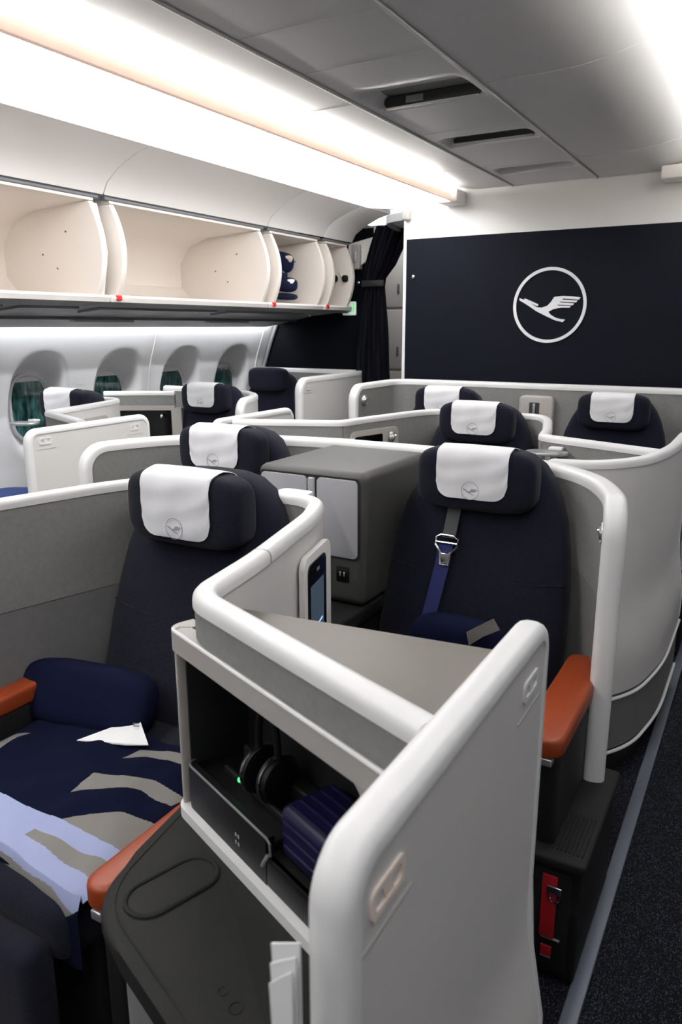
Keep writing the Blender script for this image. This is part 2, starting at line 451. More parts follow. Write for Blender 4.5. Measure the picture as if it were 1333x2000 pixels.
# ---- cove lights and aisle ceilings with added glow, mirrored about the centre line
def cove(s, yend, who, u0, zl, rise):
    """rise: how much the glowing panel climbs towards the bins"""
    X = lambda u: XC+s*u
    a = lambda u0, u1, y0, y1, z0, z1, r=.003: span((min(X(u0), X(u1)), y0, z0), (max(X(u0), X(u1)), y1, z1), r)
    ua, ub = u0+.035, u0+(.815 if s < 0 else .585); za = zl+.020
    zp = lambda u: za+rise*(u-ua)/(ub-ua)
    sl = lambda u1, u2, o0, o1, y0, y1: prism([(X(u1), zp(u1)+o0), (X(u2), zp(u2)+o0), (X(u2), zp(u2)+o1), (X(u1), zp(u1)+o1)], (y0, y1), lambda u, v, h: (u, h, v))
    t = thing('cove_light', 'peach-edged cove light strip along the ceiling over the '+who, 'ceiling light', (0, 0, 0), 0)
    mesh_obj('lip', *a(u0, u0+.02, Y0, YB-.02, zl, zl+.040), 'peach_lip_glow', t)
    mesh_obj('tray', *sl(ua-.014, u0+.27, .001, .006, Y0, YB-.02), 'bin_white', t)
    mesh_obj('light_strip', *sl(u0+.045, u0+.145, .0065, .012, Y0, YB-.06), 'lamp_cove', t)
    mesh_obj('back_board', *a(u0+.25, u0+.27, Y0, YB-.02, zp(u0+.26)+.008, zl+.20), 'bin_white', t)
    if s < 0:
        mesh_obj('end_block', *a(u0-.035, u0+.09, YB-.16, YB-.003, 2.225, 2.30, .008), 'bin_white', t)
        mesh_obj('wash_strip', *a(u0+.0205, u0+.033, Y0, YB-.17, zl+.003, zl+.018, .002), 'lamp_strip', t)
    p = thing('aisle_ceiling_panel', 'white ceiling panel with added glow above the '+who, 'ceiling light')
    mesh_obj('panel', *sl(ua, ub, -.012, 0, Y0, yend), 'glow_panel' if s < 0 else 'glow_near', p)  # ceiling panel is a lit reflector; emission added for overall illumination
    mesh_obj('edge', *a(u0+.0205, u0+.034, Y0, yend, zl+.0185, zl+.021, .0005), 'bin_white', p)
    return t
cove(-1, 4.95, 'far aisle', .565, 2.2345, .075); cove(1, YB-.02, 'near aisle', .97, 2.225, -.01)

# ---- left side wall with moulded window pockets
XWIN = -3.965
WINS = [1.76, 2.40, 3.045, 3.68, 4.305, 4.92]
ZW = 1.035
def wall_x(z):
    P = [(0, -3.74), (.3, -3.82), (.7, -3.88), (1.0, -3.875), (1.25, -3.82), (1.51, -3.71), (1.7, -3.58)]
    for (z0, x0), (z1, x1) in zip(P, P[1:]):
        if z <= z1:
            t = (z-z0)/(z1-z0); return x0+(x1-x0)*t
    return P[-1][1]
def sm(t): t = max(0, min(1, t)); return t*t*(3-2*t)
def pocket(y, z):
    d = 0
    for yc in WINS:
        u = (y-yc); v = z-ZW
        top = .345 if v > 0 else .33
        r = (abs(u/.225)**2.6+abs(v/top)**2.6)**(1/2.6)
        ri = .60
        d = max(d, sm((1-r)/(1-ri)))
    return d*(wall_x(z)-XWIN)
def side_wall():
    V, Fc = [], []
    ys = [Y0+.2*i for i in range(int((2.6-(-2.6)+1.2)/.2))]
    ys = [y for y in ys if y < 1.4]+[1.4+.0125*i for i in range(int((5.4-1.4)/.0125)+1)]
    zs = [0, .2, .4, .6, .7]+[.72+.0125*i for i in range(58)]+[1.48, 1.55, 1.62, 1.7]
    for y in ys:
        for z in zs: V.append((wall_x(z)-pocket(y, z), y, z))
    n = len(zs)
    for j in range(len(ys)-1):
        for i in range(n-1): Fc.append([j*n+i, (j+1)*n+i, (j+1)*n+i+1, j*n+i+1])
    o = mesh_obj('wall_left', V, Fc, 'side_wall', None, sharp=60); tag(o, 'white cabin side wall with moulded window pockets', None, kind='structure')
    for y in (2.04, 3.325+.63, 5.2):
        pass
    for y in (1.40, 2.68, 3.955, 5.21):
        mesh_obj('wall_seam', *tube([(wall_x(.3+.1*i)+.001-pocket(y, .3+.1*i), y+.02*math.sin(i*.3), .3+.1*i) for i in range(13)], .005, 6), 'window_frame', o)
    return o
side_wall()
for k, yc in enumerate(WINS):
    xw = XWIN
    ov = lambda a, b, n=40, p=2.6: [(yc+a*math.copysign(abs(math.cos(2*PI*i/n))**(2/p), math.cos(2*PI*i/n)), ZW+b*math.copysign(abs(math.sin(2*PI*i/n))**(2/p), math.sin(2*PI*i/n))) for i in range(n)]
    t = mesh_obj('window_%d' % (k+1), *prism(ov(.138, .195), (.010, .016), YZ(xw)), 'window_glass')
    tag(t, 'oval cabin window with dark teal pane', None, kind='structure')
    o1, o0 = ov(.152, .208), ov(.128, .184); V = []; Fc = []; n = len(o1)
    for (a, b) in zip(o1, o0):
        V += [(xw+.0, a[0], a[1]), (xw+.03, a[0], a[1]), (xw+.036, (a[0]+b[0])/2, (a[1]+b[1])/2), (xw+.014, b[0], b[1])]
    for i in range(n):
        j = (i+1) % n
        for q in range(3): Fc.append([i*4+q, j*4+q, j*4+q+1, i*4+q+1])
    mesh_obj('window_frame', V, Fc, 'window_frame', t)
    sh = [p for p in ov(.130, .186, 80) if p[1] > ZW+.158]
    mesh_obj('window_blind', *prism(sh, (.014, .022), YZ(xw)), 'window_frame', t)

# ---- aft bulkhead and right-hand shell
wb = mesh_obj('wall_back', *join(span((-2.165, YB, 0), (1.2, YB+.06, ZC+.16), .004)), 'bulk_white'); tag(wb, 'white aft bulkhead wall behind the last seat row', None, kind='structure')
mesh_obj('navy_panel', *span((-2.14, YB-.008, .9), (1.0, YB+.002, 2.05), .003), 'bulk_navy', wb)
mesh_obj('coat_hook', *join(lathe([(.012, 0), (.012, -.012), (.006, -.018)], 16, 'Y', (-2.085, YB-.008, 1.82))), 'chrome', wb)
em = emblem(wb, lambda u, v, h: (XC+.012+u, YB-.008-h, 1.632+v), .215, 'logo_white', .006)
em['label'] = 'white line-drawn crane inside a thin ring on navy panel'
bxo('wall_bracket', (-.64, YB-.14, 2.25), (-.30, YB, 2.318), 'bin_white', wb, .01)
bxo('wall_bracket', (-2.16, YB-.05, 2.16), (-2.11, YB, 2.235), 'ledge', wb, .01)
wr = mesh_obj('wall_right', *join(span((1.42, Y0, 0), (1.48, YB, 1.7), 0), span((.36, Y0, 2.22), (1.48, YB, 2.28), 0)), 'side_wall'); tag(wr, 'white side wall beyond the near aisle', None, kind='structure')
lp = mesh_obj('wall_aft_left', *join(span((-3.95, 5.33, 0), (-2.74, 5.36, 2.24), .004)), 'part_navy'); tag(lp, 'dark navy partition behind the window seats', None, kind='structure')
mesh_obj('trim_strip', *tube([(wall_x(z)+.03, 5.31, z) for z in (.4, .7, 1.0, 1.2, 1.4, 1.53)], .016, 8), 'silver', lp)
bxo('post', (-2.755, 5.30, 1.8), (-2.742, 5.35, 2.24), 'bulk_white', lp, .003)
for i in range(3): mesh_obj('press_stud', *lathe([(.013, 0), (.013, -.006), (.006, -.010)], 12, 'Y', (-2.90+.05*i, 5.329, 1.845-.006*i)), 'chrome', lp)

# ---- overhead bins on the left
BX0, BZ0, BZ1 = -2.95, 1.645, 2.10
BINS = [(1.42, 2.80), (2.80, 4.17), (4.17, 4.86), (4.86, 5.29)]
blab = ['open white overhead bin nearest the camera, cut off by the photo edge', 'empty open white overhead bin in the middle, widest in view', 'open white overhead bin holding navy bags', 'small open overhead bin at the end beside the curtain']
def arcx(z, out=.0):
    u = (z-BZ0)/(BZ1-BZ0); return BX0+out+.07*math.sin(PI*max(0, min(1, u)))**.9
bins = []
for (y0, y1), lb in zip(BINS, blab):
    t = thing('overhead_bin', lb, 'overhead bin', (0, 0, 0), 0, 'row of overhead bins'); bins.append(t)
    prof = [(BX0, BZ0), (BX0, BZ0+.012), (-3.30, BZ0+.02), (-3.52, BZ0+.05), (-3.60, BZ0+.13), (-3.60, BZ0+.28), (-3.52, BZ0+.38), (-3.36, BZ1-.02), (BX0+.0, BZ1+.004), (BX0, BZ1+.02), (-3.4, BZ1+.02), (-3.64, BZ0+.40), (-3.64, BZ0+.08), (-3.5, BZ0)]
    mesh_obj('bin_shell', *prism([(x, z) for x, z in prof], (y0+.05, y1-.052), lambda u, v, h: (u, h, v)), 'bin_inside', t, sharp=40)
    for ys in (y0+.045, y1-.085):
        pl = [(-3.62, BZ0+.02), (BX0, BZ0+.005)]+[(arcx(BZ0+(BZ1-BZ0)*i/14), BZ0+(BZ1-BZ0)*i/14) for i in range(1, 14)]+[(BX0, BZ1), (-3.62, BZ1)]
        sp = mesh_obj('side_panel', *prism(pl, (ys, ys+.036), lambda u, v, h: (u, h, v), .006), 'bin_inside', t)
        yf = ys-.001 if ys > y0+.1 else ys+.037
        for (xx, zz) in ((-3.12, 1.97), (-3.3, 1.87), (-3.2, 1.80)):
            mesh_obj('screw', *lathe([(.005, -.002), (.005, .002)], 8, 'Y', (xx, yf, zz)), 'psu_dark', sp)
    mesh_obj('divider', *prism([(-3.62, BZ0), (BX0-.03, BZ0), (BX0+.02, 1.87), (BX0-.03, BZ1), (-3.62, BZ1)], (y1-.03, y1-.001), lambda u, v, h: (u, h, v)), 'bin_white', t)
    # raised door over the mouth
    dpf = [(-2.605, 2.335), (-2.607, 2.318), (-2.70, 2.296), (-2.82, 2.245), (-2.90, 2.19), (BX0+.018, BZ1+.036), (BX0+.010, BZ1+.045), (-2.905, 2.215), (-2.82, 2.27), (-2.70, 2.322), (-2.61, 2.345)]
    mesh_obj('door', *prism(dpf, (y0+.003, y1-.003), lambda u, v, h: (u, h, v), .004), 'bin_white', t, sharp=40)
    mesh_obj('hinge_strip', *span((BX0-.03, y0+.02, BZ1+.016), (BX0+.004, y1-.02, BZ1+.034), .004), 'psu_dark', t)
    mesh_obj('lip', *prism([(BX0-.06, BZ0-.006), (BX0+.012, BZ0-.010), (BX0+.022, BZ0+.012), (BX0+.008, BZ0+.024), (BX0-.06, BZ0+.018)], (y0+.004, y1-.004), lambda u, v, h: (u, h, v), .003), 'bin_white', t)
    if y0 > 2: mesh_obj('red_mark', *span((BX0+.012, y0+.035, BZ0-.002), (BX0+.026, y0+.07, BZ0+.024), .004), 'bright_red', t)
# service panel under the bins (one continuous run)
ps = thing('service_panel', 'grey reading light panel running under the overhead bins', 'panel')
PSU = [(BX0+.012, BZ0-.008), (BX0-.03, BZ0-.03), (-3.2, 1.595), (-3.52, 1.53), (-3.645, 1.512), (-3.66, 1.53), (-3.5, 1.60), (-3.2, BZ0-.008)]
mesh_obj('housing', *prism(PSU, (1.42, 5.12), lambda u, v, h: (u, h, v), .003), 'psu_grey', ps, sharp=30)
mesh_obj('end_cap', *prism([(u, v) if u > -2.99 else (u, v+.03) for u, v in PSU], (5.12, 5.30), lambda u, v, h: (u, h, v), .003), 'psu_grey', ps, sharp=30)
def on_psu(x): return 1.595+(x+3.2)*(1.595-1.53)/.32 if x < -3.2 else 1.595+(x+3.2)*(BZ0-.03-1.595)/(BX0-.03+3.2)
for y0, y1 in ((1.55, 2.25), (2.33, 2.68), (2.80, 3.75), (3.87, 4.75)):
    mesh_obj('inset', *prism(rrect(-3.19, y0, -3.02, y1, .015), (-.010, .004), lambda u, v, h: (u, v, on_psu(u)-.002+h)), 'psu_dark', ps)
for y0 in (1.9, 3.05, 3.7, 4.45, 5.02):
    mesh_obj('reading_lamp', *lathe([(.016, .006), (.016, -.006), (.008, -.010)], 14, 'Z', (-3.16, y0, on_psu(-3.16)-.004)), 'chrome', ps)
mesh_obj('seam', *span((-3.345, 1.42, 1.552), (-3.335, 5.12, 1.568), .002), 'psu_dark', ps)
for y0 in (1.7, 2.95, 4.1):
    mesh_obj('vent_slot', *span((-3.42, y0, on_psu(-3.4)-.014), (-3.38, y0+.45, on_psu(-3.4)+.006), .004), 'ledge', ps)
wl = mesh_obj('wash_light', *span((-3.70, 1.42, 1.545), (-3.655, 5.25, 1.555), .002), 'lamp_wash'); tag(wl, 'thin white light strip at the top of the window wall', 'light strip')
# emergency sign at the bin end
sg = thing('exit_sign', 'small lit sign with green figures at the end of the bins', 'sign', (-2.968, 5.315, 1.652))
mesh_obj('plate', *prism(rrect(-.06, -.052, .06, .052, .01), (-.012, 0), XZ(0), .003), 'sign_white', sg)
mesh_obj('figures', *join(*[span((-.045+.026*i, -.0145, -.03), (-.033+.026*i, -.012, .012 if i < 3 else .04), .001) for i in range(4)]), 'sign_green', sg)
# bin end cheek
ck = thing('bin_end_cheek', 'white slanted panel closing the bin row beside the curtain', 'panel')
mesh_obj('panel', *prism([(-2.39, 2.24), (-2.97, 2.13), (-3.0, 1.92), (-2.90, 1.95)], (5.30, 5.325), lambda u, v, h: (u, h, v), .004), 'bin_white', ck)
bxo('latch_box', (-2.93, 5.27, 1.94), (-2.86, 5.325, 2.12), 'ledge', ck, .008)
mesh_obj('handle', *span((-2.91, 5.26, 1.99), (-2.885, 5.272, 2.07), .005), 'silver', ck)

# ---- galley lockers in the gap, curtain and its rail
gl = thing('galley_locker', 'cream galley locker wall seen through the curtain gap', 'locker', (0, 6.2, 0))
mesh_obj('carcass', *span((-3.6, .03, 0), (-2.0, .3, 2.4), .004), 'locker', gl)
for z0, z1 in ((.05, .72), (.74, 1.12), (1.14, 1.66), (1.68, 2.3)):
    for x0, x1 in ((-3.35, -2.93), (-2.72, -2.3)):
        d = mesh_obj('locker_door', *span((x0, 0, z0), (x1, .03, z1), .008), 'locker', gl)
        mesh_obj('latch', *span((x1-.05, -.012, z0+.12), (x1-.03, 0, z0+.2), .004), 'silver', d)
mesh_obj('upright', *span((-2.90, -.02, 0), (-2.84, .03, 2.3), .003), 'psu_grey', gl)
mesh_obj('dark_slot', *span((-2.83, -.01, 1.2), (-2.73, .03, 1.55), .003), 'vent_dark', gl)
struct(tag(mesh_obj('ceiling_aft', *span((-3.9, 5.36, 2.38), (-1.9, 6.5, 2.42), 0), 'bulk_white'), 'white ceiling over the galley', None))
ga = mesh_obj('galley_fill', *span((-3.2, 5.5, 2.36), (-2.2, 6.1, 2.38), .003), 'glow_near'); tag(ga, 'added unseen fill light over the galley lockers', 'ceiling light')  # added out of view above the corridor to brighten the lockers
cu = thing('curtain', 'black gathered curtain tied back beside the bulkhead', 'curtain', (0, 5.16, 0))
prof = [(2.225, -2.66, -2.38), (2.1, -2.70, -2.43), (1.95, -2.74, -2.50), (1.86, -2.745, -2.575), (1.80, -2.75, -2.585), (1.6, -2.79, -2.575), (1.3, -2.82, -2.55), (1.0, -2.83, -2.53), (.5, -2.84, -2.51), (.05, -2.85, -2.50)]
V, Fc = [], []; nf = 72
zz = []
for (za, a0, a1), (zb, b0, b1) in zip(prof, prof[1:]):
    for i in range(5):
        t = i/5; zz.append((za+(zb-za)*t, a0+(b0-a0)*t, a1+(b1-a1)*t))
zz.append(prof[-1])
for side in (0, 1):
    for z, a, b in zz:
        for i in range(nf):
            u = i/(nf-1); f = math.sin(u*PI*13+.6*math.sin(z*2))*.030+.012*math.sin(u*31+z*3)
            V.append((a+(b-a)*u+.006*math.sin(z*9+u*20), f+side*.004, z))
m_ = len(zz)*nf
for s in (0, 1):
    for j in range(len(zz)-1):
        for i in range(nf-1): Fc.append([s*m_+j*nf+i, s*m_+j*nf+i+1, s*m_+(j+1)*nf+i+1, s*m_+(j+1)*nf+i])
for j in range(len(zz)-1):
    for i in (0, nf-1): Fc.append([j*nf+i, (j+1)*nf+i, m_+(j+1)*nf+i, m_+j*nf+i])
mesh_obj('drape', V, Fc, 'curtain', cu, sharp=80)
mesh_obj('tie_band', *prism(rrect(-2.755, 1.80, -2.572, 1.845, .006), (-.05, -.042), XZ(0), .002), 'matte_black', cu)
rl = thing('curtain_rail', 'curved grey curtain rail fascia under the far aisle ceiling', 'rail')
arc = fillet([(-2.02, 4.60), (-2.2, 4.64, .05), (-2.36, 4.72, .1), (-2.43, 4.95, .1), (-2.5, 5.3)], .03)
mesh_obj('fascia', *panel(arc, -.012, .012, 2.175, 2.225), 'psu_grey', rl)
mesh_obj('soffit', *prism([(p.x, p.y) for p in arc]+[(-1.9, 5.3), (-1.9, 4.60)], (0, .012), XY(2.20)), 'bin_white', rl)

# ================================================================== SEATS
def make_seat(label, x, y, cover=True, hem=.068, arms=(1, 1), belt=False, arm_w=.075, arm_y=(-.80, -.22), arm_x=.335, rz=0.0, depth=.62, cover_dx=0.0, emb=True, pad_z=0.0, lift=0.0):
    t = thing('passenger_seat', label, 'seat', (x, y, 0), rz, 'business class seats')
    # backrest: lofted, wide shoulders narrowing to the head
    prof = [(.30, .285), (.45, .295), (.60, .295), (.75, .288), (.86, .276), (.95, .258), (1.02, .232), (1.07, .205), (1.11, .172), (1.135, .135), (1.148, .09), (1.152, .03)]
    n = 32; V, Fc = [], []
    fy = lambda z: .03-.27*(1.10-z)
    for z, wd in prof:
        th = .062 if z < 1.1 else .062*math.sqrt(max(.05, 1-((z-1.1)/.053)**2))
        for i in range(n):
            a = 2*PI*i/n; c, s = math.cos(a), math.sin(a); e = 2/3.6
            V.append((wd*math.copysign(abs(c)**e, c), fy(z)+.065+th*math.copysign(abs(s)**e, s), z))
    for j in range(len(prof)-1):
        for i in range(n):
            k = (i+1) % n; Fc.append([j*n+i, j*n+k, (j+1)*n+k, (j+1)*n+i])
    Fc.append(list(range(n))); Fc.append([(len(prof)-1)*n+i for i in range(n)])
    bk = mesh_obj('backrest', V, Fc, 'navy_fabric', t, sharp=70)
    mesh_obj('back_seam', *tube([(-.275+.55*i/24, fy(.78)+.066-.062*(1-abs((-.275+.55*i/24)/.286)**3.6)**(1/3.6), .785-.012*math.sin(PI*i/24)) for i in range(25)], .0024, 6), 'navy_fabric', bk)
    hs = (.184, .056, .094); hc = (0, -.012, 1.072+pad_z)
    mesh_obj('headrest', *superell(hc, hs, 4.2, 48, 28), 'navy_fabric', t, sharp=80)
    bolster = []
    mesh_obj('seat_cushion', *rbox((0, -.09-depth/2, .455), (.55, depth, .13), .045, 4), 'navy_fabric', t)
    mesh_obj('leg_rest', *rbox((0, -.115-depth, .29), (.50, .07, .34), .03, 3), 'navy_fabric', t)
    mesh_obj('seat_base', *span((-.25, -depth, .012), (.25, .0, .39), .02), 'matte_black', t)
    for s, on in ((-1, arms[0]), (1, arms[1])):
        if not on: continue
        ax = arm_x[(s+1)//2] if isinstance(arm_x, tuple) else arm_x
        x0, x1 = sorted((s*(ax-arm_w/2), s*(ax+arm_w/2)))
        ar = mesh_obj('armrest', *prism(rrect(x0, arm_y[0], x1, arm_y[1], min(.035, arm_w*.45)), (-.05, 0), XY(.615+lift), .012, 3), 'orange_leather', t)
        mesh_obj('armrest_box', *span((x0+.008, arm_y[0]+.03, .30), (x1-.008, arm_y[1]-.02, .567+lift), .01), 'matte_black', ar)
        mesh_obj('release_button', *span((x0+.02, arm_y[0]+.001, .548+lift), (x1-.02, arm_y[0]+.03, .566+lift), .003), 'silver', ar)
    if cover:
        hw = .109; p = 4.2; cs = [h+.0045 for h in hs]; V, Fc = [], []; nu, nv = 29, 40
        for layer in (0, 1):
            for i in range(nu):
                u = -hw+2*hw*i/(nu-1); xx = u+cover_dx
                k = (1-abs(xx/cs[0])**p)**(1/p)
                # lower hem with rounded corners
                ex = max(0, abs(u)-(hw-.045))/.045; cut = (1-math.sqrt(max(0, 1-ex*ex)))
                for j in range(nv):
                    a0, a1 = math.radians(150), math.radians(303-22*cut)
                    if True:
                        v = j/(nv-1); z_lo = -hem+.045*cut
                    # walk: back drop -> over the top -> down the front
                    back, front = .05, .062-z_lo
                    L = back+.10+front; d = L*v
                    if d < back: yy, zz2 = 1, -.05+d+.078
                    elif d < back+.10:
                        q = (d-back)/.10; ang = PI*q; e = 2/p
                        yy = math.copysign(abs(math.cos(ang))**e, math.cos(ang)); zz2 = None
                        zq = .078+(cs[2]-.078)*abs(math.sin(ang))**.6
                    else: yy, zz2 = -1, .078-(d-back-.10)
                    if zz2 is None: zloc = zq*1.0; ysc = math.cos(ang)
                    else: zloc = zz2; ysc = yy
                    zr = max(-1, min(1, zloc/cs[2]))
                    ky = max(0, (k**p-abs(zr)**p))**(1/p) if abs(zr) < k else 0
                    ymag = cs[1]*(ky if zz2 is not None else max(ky, .72*abs(ysc)))
                    if zz2 is not None and ky < .72: ymag = cs[1]*.72
                    drop = (1-k)*.25*cs[2]
                    wob = .0012*math.sin(u*60+v*9)+.001*math.sin(v*31+u*22)
                    V.append((hc[0]+xx, hc[1]+(ysc*ymag if zz2 is None else ysc*ymag)+wob+layer*.0025*(1 if ysc > 0 else -1)*-1*0+layer*(-.002 if ysc < 0 else .002), hc[2]+zloc-(drop if zloc > .05 else 0)+layer*(.0015 if zz2 is None else 0)))
        m = nu*nv
        for ly in (0, 1):
            for i in range(nu-1):
                for j in range(nv-1): Fc.append([ly*m+i*nv+j, ly*m+i*nv+j+1, ly*m+(i+1)*nv+j+1, ly*m+(i+1)*nv+j])
        for i in range(nu-1):
            for j in (0, nv-1): Fc.append([i*nv+j, (i+1)*nv+j, m+(i+1)*nv+j, m+i*nv+j])
        for j in range(nv-1):
            for i in (0, nu-1): Fc.append([i*nv+j, i*nv+j+1, m+i*nv+j+1, m+i*nv+j])
        cv = mesh_obj('headrest_cover', V, Fc, 'white_cloth', t, sharp=60)
        if emb:
            e = emblem(cv, lambda u, v, h: (cover_dx+u, hc[1]-cs[1]-.0032-h-.004*0, hc[2]-hem+.042+v), .027, 'print_grey', .0006, ring=.05)
            e['label'] = 'small grey printed crane in a ring'
    if belt:
        fz = lambda z, d=.004: fy(z)-d
        def strap(name, pts, wd, m, par):
            V, Fc = [], []
            for (sx, z, d) in pts:
                for q in (-wd/2, wd/2):
                    for hh in (0, .003): V.append((sx+q, fz(z, d+hh), z))
            for i in range(len(pts)-1):
                a, b = i*4, (i+1)*4
                Fc += [[a, a+2, b+2, b], [a+1, b+1, b+3, a+3], [a, b, b+1, a+1], [a+2, a+3, b+3, b+2]]
            Fc += [[0, 1, 3, 2], [len(V)-4, len(V)-2, len(V)-1, len(V)-3]]
            return mesh_obj(name, V, Fc, m, par)
        b = strap('seat_belt', [(-.068, 1.02, .004), (-.07, .96, .006), (-.074, .885, .012)], .042, 'strap_grey', t)
        strap('lap_strap', [(-.080, .87, .010), (-.086, .80, .008), (-.10, .70, .006), (-.115, .60, .006), (-.125, .53, .006)], .046, 'strap_blue', b)
        ring_ = [(-.034, .018), (-.036, -.004), (-.016, -.026), (-.013, -.062), (.013, -.062), (.016, -.026), (.036, -.004), (.034, .018), (.02, .026), (-.02, .026), (-.034, .018)]
        mesh_obj('buckle', *join(tube([(-.077+u, fz(.868+v, .018), .868+v) for u, v in ring_], .0042, 8), tube([(-.077-.034, fz(.868, .018), .872), (-.077+.034, fz(.868, .018), .872)], .004, 8),
                 span((-.092, fz(.83, .022), .808), (-.062, fz(.83, .014), .842), .003)), 'chrome', b)
    return t
SEAT1 = make_seat('navy seat with striped blanket and orange armrests nearest the camera', -1.24, 1.41, arm_x=(.335, .378), arm_w=.064, arm_y=(-.72, -.17), hem=.084, lift=.018)
SEAT2 = make_seat('navy seat behind the silver round lamp wall, left of the dark cabinet', -1.715, 2.14, depth=.44, arms=(0, 1))
SEAT3 = make_seat('navy seat with loose chrome belt buckle, right of the dark cabinet', -.735, 2.11, depth=.44, arms=(0, 1), belt=True, arm_w=.100, arm_x=.374, arm_y=(-.60, -.10), lift=.01)
SEAT4 = make_seat('navy centre seat directly behind the seat with the chrome buckle', -1.205, 3.41, arms=(0, 0))
SEAT5 = make_seat('navy seat against the aft bulkhead, left of the grey wall fixture', -1.69, 4.20, depth=.44, arms=(0, 0))
SEAT6 = make_seat('navy seat against the aft bulkhead, right of the grey wall fixture', -.73, 4.20, depth=.44, arms=(0, 1), arm_w=.115, arm_x=.37, arm_y=(-.60, -.10))
SEATW1 = make_seat('navy seat beside the first window in view with white headrest cover', -3.585, 3.02, arms=(0, 1), emb=False)
SEATW2 = make_seat('navy aisle-side seat of the window column with white headrest cover', -3.15, 3.77, depth=.44, arms=(0, 0))
SEATW3 = make_seat('navy seat without headrest cover at the navy partition', -3.575, 5.06, cover=False, arms=(0, 0), pad_z=.03)

# ================================================================== SUITE SHELLS
def at_plane(px, py, q, n):
    r = ray(px, py); q = Vector(q); n = Vector(n); return CAM+r*((q-CAM).dot(n)/r.dot(n))
def plate_pts(name, pts, n, t, m, parent, sub=None):
    """flat plate from a loop of 3D points, thickness t along n"""
    n = Vector(n).normalized(); k = len(pts)
    V = [Vector(p) for p in pts]+[Vector(p)+n*t for p in pts]
    Fc = [list(range(k)), list(range(2*k-1, k-1, -1))]+[[i, (i+1) % k, k+(i+1) % k, k+i] for i in range(k)]
    return mesh_obj(name, V, Fc, m, parent, sharp=30)
def lamp_knob(parent, p, n, r=.03):
    """round silver reading lamp on a wall; axis along horizontal normal n"""
    V, Fc = lathe([(r, 0), (r, .010), (r*.86, .016), (r*.80, .012), (r*.62, .014), (r*.55, .020), (r*.12, .022)], 28, 'X')
    a = math.atan2(n[1], n[0]); R = Matrix.Rotation(a, 3, 'Z')
    o = mesh_obj('reading_lamp', [R @ v+Vector(p) for v in V], Fc, 'silver', parent)
    lv = [R @ v+Vector(p) for v in lathe([(.005, .020), (.005, .026)], 10, 'X', (0, r*.3, r*.25))[0]]
    mesh_obj('lamp_lens', lv, lathe([(.005, .020), (.005, .026)], 10, 'X')[1], 'chrome', o)
    return o
def half_single(cx, dy):
    return [(cx+(.944 if dy == 0 else .918), (.672 if dy == 0 else .682)+dy), (cx+.455, .868+dy, .05), (cx+.42, 1.07+dy, .05), (cx+.335, 1.40+dy, .05), (cx+.27, 1.545+dy, .08)]
def mirror(P, cx): return [((2*cx-p[0]),)+tuple(p[1:]) for p in reversed(P)]
T = .035
def single_shell(label, cx, dy, left=True, wrap_z0=.12):
    t = thing('suite_shell', label, 'suite shell', (0, 0, 0), 0, 'suite shells')
    H = half_single(cx, dy)
    if left: pts = H+mirror(H, cx)
    else: pts = H+[(cx, 1.56+dy), (wall_x(1.05)+.03, 1.56+dy)]
    full = fillet(pts, .05)
    ic = min(range(len(full)), key=lambda i: (full[i]-Vector((cx+.455, .868+dy))).length)
    longR, rest = full[:ic+1], full[ic:]
    mesh_obj('band', *panel(longR, -T/2, T/2, 1.025, 1.085), 'grey_fabric', t)
    if left:
        jc = min(range(len(full)), key=lambda i: (full[i]-Vector((cx-.455, .868+dy))).length)
        mesh_obj('band', *panel(full[jc:], -T/2, T/2, 1.025, 1.085), 'grey_fabric', t); rest = full[ic:jc+1]
    mesh_obj('outer_shell', *panel(rest, -T/2, 0, 1.0, 1.085), 'white_shell', t)
    mesh_obj('fabric_liner', *panel(rest, .001, T/2, 1.0, 1.085), 'grey_fabric', t)
    k0 = next(i for i, s_ in enumerate(arclen(rest)) if s_ > .13); low = rest[k0:len(rest)-k0] if left else rest[k0:]
    mesh_obj('outer_shell', *panel(low, -T/2, 0, wrap_z0, 1.0), 'white_shell', t)
    mesh_obj('fabric_liner', *panel(low, .001, T/2, .815, 1.0), 'grey_fabric', t)
    mesh_obj('lower_liner', *panel(low, .001, T/2-.003, wrap_z0, .813), 'grey_liner', t)
    mesh_obj('rim', *rimsweep(full, 1.103, T+.006, .026), 'rim', t)
    return t
def pair_half(dx=0, dy=0):
    return [(-.292+dx, 1.84+dy), (-.330+dx, 2.00+dy, .08), (-.42+dx, 2.19+dy, .12), (-.62+dx, 2.35+dy, .12), (-1.0+dx, 2.425+dy, .1)]
def pair_shell(label, pts, z1, zb0=.28, zb1=.28, r1=.10, T=.05):
    t = thing('suite_shell', label, 'suite shell', (0, 0, 0), 0, 'suite shells')
    full = fillet(pts, .05)
    tr_ = trim(full, .014, .014 if r1 else 0); ra, rb = .086, max(0, r1-.014)
    mesh_obj('outer_shell', *panel(tr_, -T/2, 0, .12, z1-.014, ra, rb), 'white_shell', t)
    mesh_obj('fabric_liner', *panel(tr_, .001, T/2, .815, z1-.014, ra, rb), 'grey_fabric', t)
    mesh_obj('lower_liner', *panel(tr_, .001, T/2-.003, .12, .813), 'grey_liner', t)
    mesh_obj('rim', *rimsweep(full, z1, T+.006, .034, .10, r1, zb0, zb1), 'rim', t)
    return t
SH1 = single_shell('white-rimmed grey shell wrapped around the nearest seat', XC, 0)
SH4 = single_shell('white-rimmed grey shell around the second centre seat', XC, 2.05)
SHW1 = single_shell('small white-rimmed shell around the seat by the first window', -3.66, 1.70, left=False)
H = pair_half(); SH23 = pair_shell('long white-rimmed shell behind the dark cabinet and its two seats', H+mirror(H, XC), 1.103)
